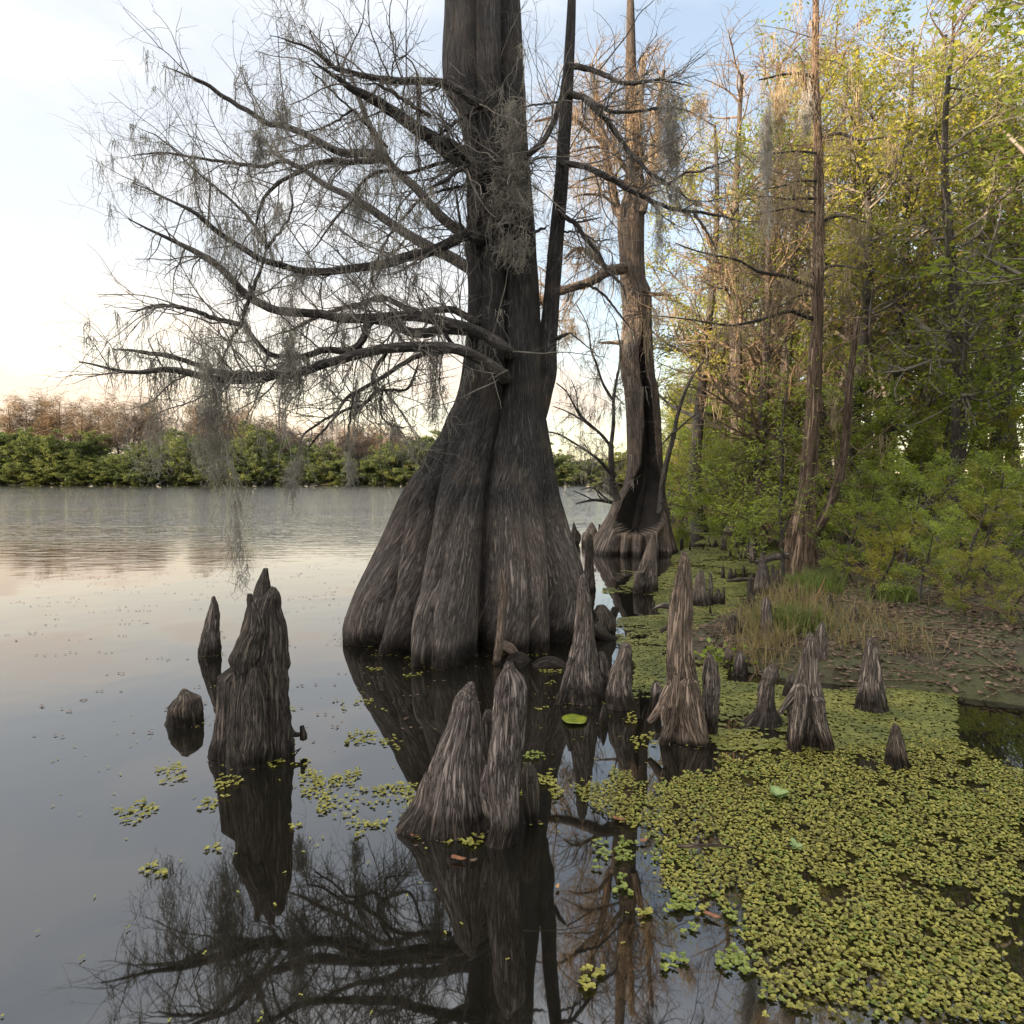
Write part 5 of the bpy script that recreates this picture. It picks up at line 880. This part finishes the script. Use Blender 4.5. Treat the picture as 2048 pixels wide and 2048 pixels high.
p = scatter(dk, .07, lambda p: .3 * dd(p)); p = p[p[:, 1] < 11]; rosettes(mb, p, .02, 3, 0, .006, .4)
tag(mb.build('duckweed', M['duck'], None, (3, 7, 0), True), 'green duckweed film on the still water along the right bank', 'water plant', kind='stuff')
# single floating leaves
def leaf_disc(label, reg, x, y, r, mat, name='floating_leaf', asp=1.0, rot=0.0, z=.012, cat='leaf', cup=.12, tip=.0):
    g = G(*px(reg, x, y)); n = 28; V = []; a_ = np.arange(n) * 2 * math.pi / n
    for f in (.02, .35, .7, 1.0):
        rr = r * f * (1 + .05 * np.sin(5 * a_) + tip * np.cos(a_) ** 7); xx = rr * np.cos(a_); yy = rr * asp * np.sin(a_); V.append(np.stack([xx * math.cos(rot) - yy * math.sin(rot), xx * math.sin(rot) + yy * math.cos(rot), z + cup * r * f * f * (1 + .5 * np.sin(3 * a_ + 1))], 1))
    V = np.concatenate(V); mb = MB()
    for k in range(3): j = np.arange(n); mb.add(np.zeros((0, 3)), np.zeros((0, 4)), None) if False else None
    j = np.arange(n); q = np.concatenate([np.stack([k * n + j, k * n + (j + 1) % n, (k + 1) * n + (j + 1) % n, (k + 1) * n + j], 1) for k in range(3)]); mb.add(V + np.array([g[0], g[1], 0]), q)
    o = mb.build(name, M[mat], None, (g[0], g[1], 0)); md = o.modifiers.new('thick', 'SOLIDIFY'); md.thickness = .0015; return tag(o, label, cat)
leaf_disc('round yellow-green floating leaf in the black water below the tall pointed knee', 6, 390, 612, .078, 'pad', asp=1.05, cup=.05)
leaf_disc('orange dead leaf floating at the foot of the front twin knee', 5, 1328, 1312, .026, 'orange', 'fallen_leaf', .55, .2, tip=.4)
leaf_disc('rusty sunken-looking leaf in the dark water under the twin knee', 5, 1578, 1455, .03, 'orange', 'fallen_leaf', .4, -.3, tip=.4)
leaf_disc('small tan leaf on the dark water below the twin knee', 5, 1678, 1470, .015, 'litter', 'fallen_leaf', .6, .5, tip=.4)
leaf_disc('brown leaf on the weed edge left of the big mat', 6, 645, 1215, .026, 'orange', 'fallen_leaf', .5, -.4, tip=.4)
leaf_disc('reddish curled leaf between the bottom weed tufts', 6, 1205, 1800, .028, 'orange', 'fallen_leaf', .35, -.5, tip=.4)
leaf_disc('pale orange leaf floating on the sky reflection near the bottom', 6, 287, 1630, .013, 'reed', 'fallen_leaf', .5, 1.3, tip=.4)
leaf_disc('reddish leaf at the left rim of the big weed mat', 6, 800, 1350, .016, 'orange', 'fallen_leaf', .6, .3, tip=.4)
for lab, x, y, s in (('pale green water lettuce rosette on the weed mat', 1615, 1085, .05), ('small pale green rosette at the mid-right of the weed mat', 1730, 1395, .03)):
    g = G(*px(6, x, y)); mb = MB(); rosettes(mb, np.array([[g[0], g[1]]]), s, 7, 0, .015, .5); tag(mb.build('water_lettuce', M['lettuce'], None, (g[0], g[1], 0)), lab, 'water plant')

# ------------------------------------------------------------------ bank cover: grass, litter, sedge
def blades(mb, base, h, wd, mi=0, bend=.4):
    N = len(base); th = rng.uniform(0, 6.28, N); d = np.stack([np.cos(th), np.sin(th), 0 * th], 1); s = np.stack([-np.sin(th), np.cos(th), 0 * th], 1); hh = (h * rng.uniform(.5, 1.2, N))[:, None]; w_ = wd * rng.uniform(.6, 1.3, N)[:, None]; b = bend * rng.uniform(.2, 1.5, N)[:, None]
    up = np.array([0, 0, 1.0]); V = np.stack([base - s * w_, base + s * w_, base + up * hh * .55 + d * hh * b * .35 + s * w_ * .8, base + up * hh * .55 + d * hh * b * .35 - s * w_ * .8, base + up * hh * (1 - .25 * b) + d * hh * b, base + up * hh * (1 - .25 * b) + d * hh * b + s * w_ * .1], 1)
    i = np.arange(N)[:, None] * 6; mb.add(V, np.concatenate([i + np.array([[0, 1, 2, 3]]), i + np.array([[3, 2, 5, 4]])]), None, mi)
def on_bank(p, dz=0.0): return np.concatenate([p, (bank_h(p[:, 0], p[:, 1]) + dz)[:, None]], 1)
def bankpts(n, x0, x1, y0, y1, smin=.15):
    p = np.stack([rng.uniform(x0, x1, n), rng.uniform(y0, y1, n)], 1); return p[(p[:, 0] - np.interp(p[:, 1], SH_Y, SH_X)) > smin]
mb = MB()
p = bankpts(5000, 1.2, 9, 4.2, 13, .35); p = p[rng.random(len(p)) < smooth(.0, .35, n2d(p, 1.3, 31) + .3 * n2d(p, 4, 33))]; blades(mb, on_bank(p), .14, .0022, 0, .8)
c = np.array([G(*px(4, x_, y_), .12)[:2] for x_, y_ in ((1480, 1640), (1530, 1600), (1600, 1640), (1640, 1560), (1500, 1800), (1440, 1790), (1700, 1660), (1550, 1720), (1700, 1560), (1590, 1800), (1800, 1620), (1460, 1700), (1620, 1480), (1690, 1480), (1770, 1700), (1850, 1560), (1520, 1850), (1950, 1700), (2050, 1800), (2150, 1650), (2300, 1750), (2450, 1850))])
p = (c[:, None] + rng.normal(size=(len(c), 80, 2)) * .12).reshape(-1, 2); p = p[(p[:, 0] - np.interp(p[:, 1], SH_Y, SH_X)) > .0]; blades(mb, on_bank(p), .28, .0024, 0, .7)
tag(mb.build('dry_grass', M['grass_dry'], None, (2.5, 6, 0), True), 'tufts of dry tan grass on the right bank between the knees', 'grass', kind='stuff')
mb = MB()
c = np.array([G(*px(4, x_, y_), .12)[:2] for x_, y_ in ((1830, 1440), (1780, 1420), (1870, 1400), (1640, 1690), (1700, 1700), (1860, 1480), (2300, 1550))])
p = (c[:, None] + rng.normal(size=(len(c), 200, 2)) * .16).reshape(-1, 2); blades(mb, on_bank(p), .28, .004, 0, .8)
p = bankpts(2500, 2, 16, 5, 24, 1.3); p = p[n2d(p, .8, 41) > .1]; blades(mb, on_bank(p), .22, .004, 0, .8)
tag(mb.build('green_grass', M['grass'], None, (3, 7, 0), True), 'green sedge and grass clumps around the right tree', 'grass', kind='stuff')
mb = MB(); p = bankpts(60000, 1.0, 9, 3.0, 14, .02); p = p[rng.random(len(p)) < smooth(-.5, .4, n2d(p, 2.2, 61) + .5 * n2d(p, 7, 63))]; b = on_bank(p, .012); N = len(b); dv = rng.normal(size=(N, 3)) * np.array([1, 1, .25]); dv = nrm(dv); sv = nrm(np.cross(dv, np.array([0, 0, 1.0]) + rng.normal(size=(N, 3)) * .4)); l = rng.uniform(.02, .085, N)[:, None]
mb.add(np.stack([b, b + dv * l * .5 + sv * l * .22, b + dv * l, b + dv * l * .5 - sv * l * .22], 1), np.arange(4 * N).reshape(N, 4))
n_ = 2600; p = bankpts(n_, 1.0, 8, 3.5, 12, .05); b = on_bank(p, .012); th = rng.uniform(0, 6.28, len(b)); dv = np.stack([np.cos(th), np.sin(th), .08 * rng.normal(size=len(b))], 1) * rng.uniform(.1, .5, len(b))[:, None]; t_ = np.linspace(0, 1, 4)[None, :, None]; tubes(mb, b[:, None] + dv[:, None] * t_, np.full((len(b), 4), .005), 4)
tag(mb.build('leaf_litter', M['litter'], None, (2.5, 6, 0), True), 'brown leaf litter and twigs covering the muddy right bank', 'litter', kind='stuff')
# pale broken canes leaning at the right edge
for lab, x0, y0, x1, y1 in (('pale dry cane leaning at the right edge of the bank', 1790, 1620, 1905, 1370), ('second pale dry cane crossing behind the leaning one', 1820, 1560, 1900, 1440)):
    g = G(*px(4, x0, y0), .1); e = P(*px(4, x1, y1), g[1] - .1); pth = resample(np.array([g, (g + e) / 2 + np.array([.01, 0, .02]), e]), 12); tag(barked(pth, np.linspace(.008, .004, 12), 6, .05, 5, x0).build('dry_cane', M['reed'], None, tuple(g)), lab, 'cane')
g = G(*px(6, 1260, 245), .05); mb = MB(); pt = g + rng.normal(size=(50, 3)) * np.array([.12, .1, .03]) + np.array([0, 0, .06]); leaves(mb, pt, .05, .035, 0, 0, .01)
st = np.stack([np.repeat(np.array([g]), 50, 0), (pt + g) / 2, pt], 1); tubes(mb, st, np.full((50, 3), .002), 3); tag(mb.build('low_herb', M['leafbright'], None, tuple(g)), 'bright yellow-green herb growing behind the thick blunt knee', 'plant')
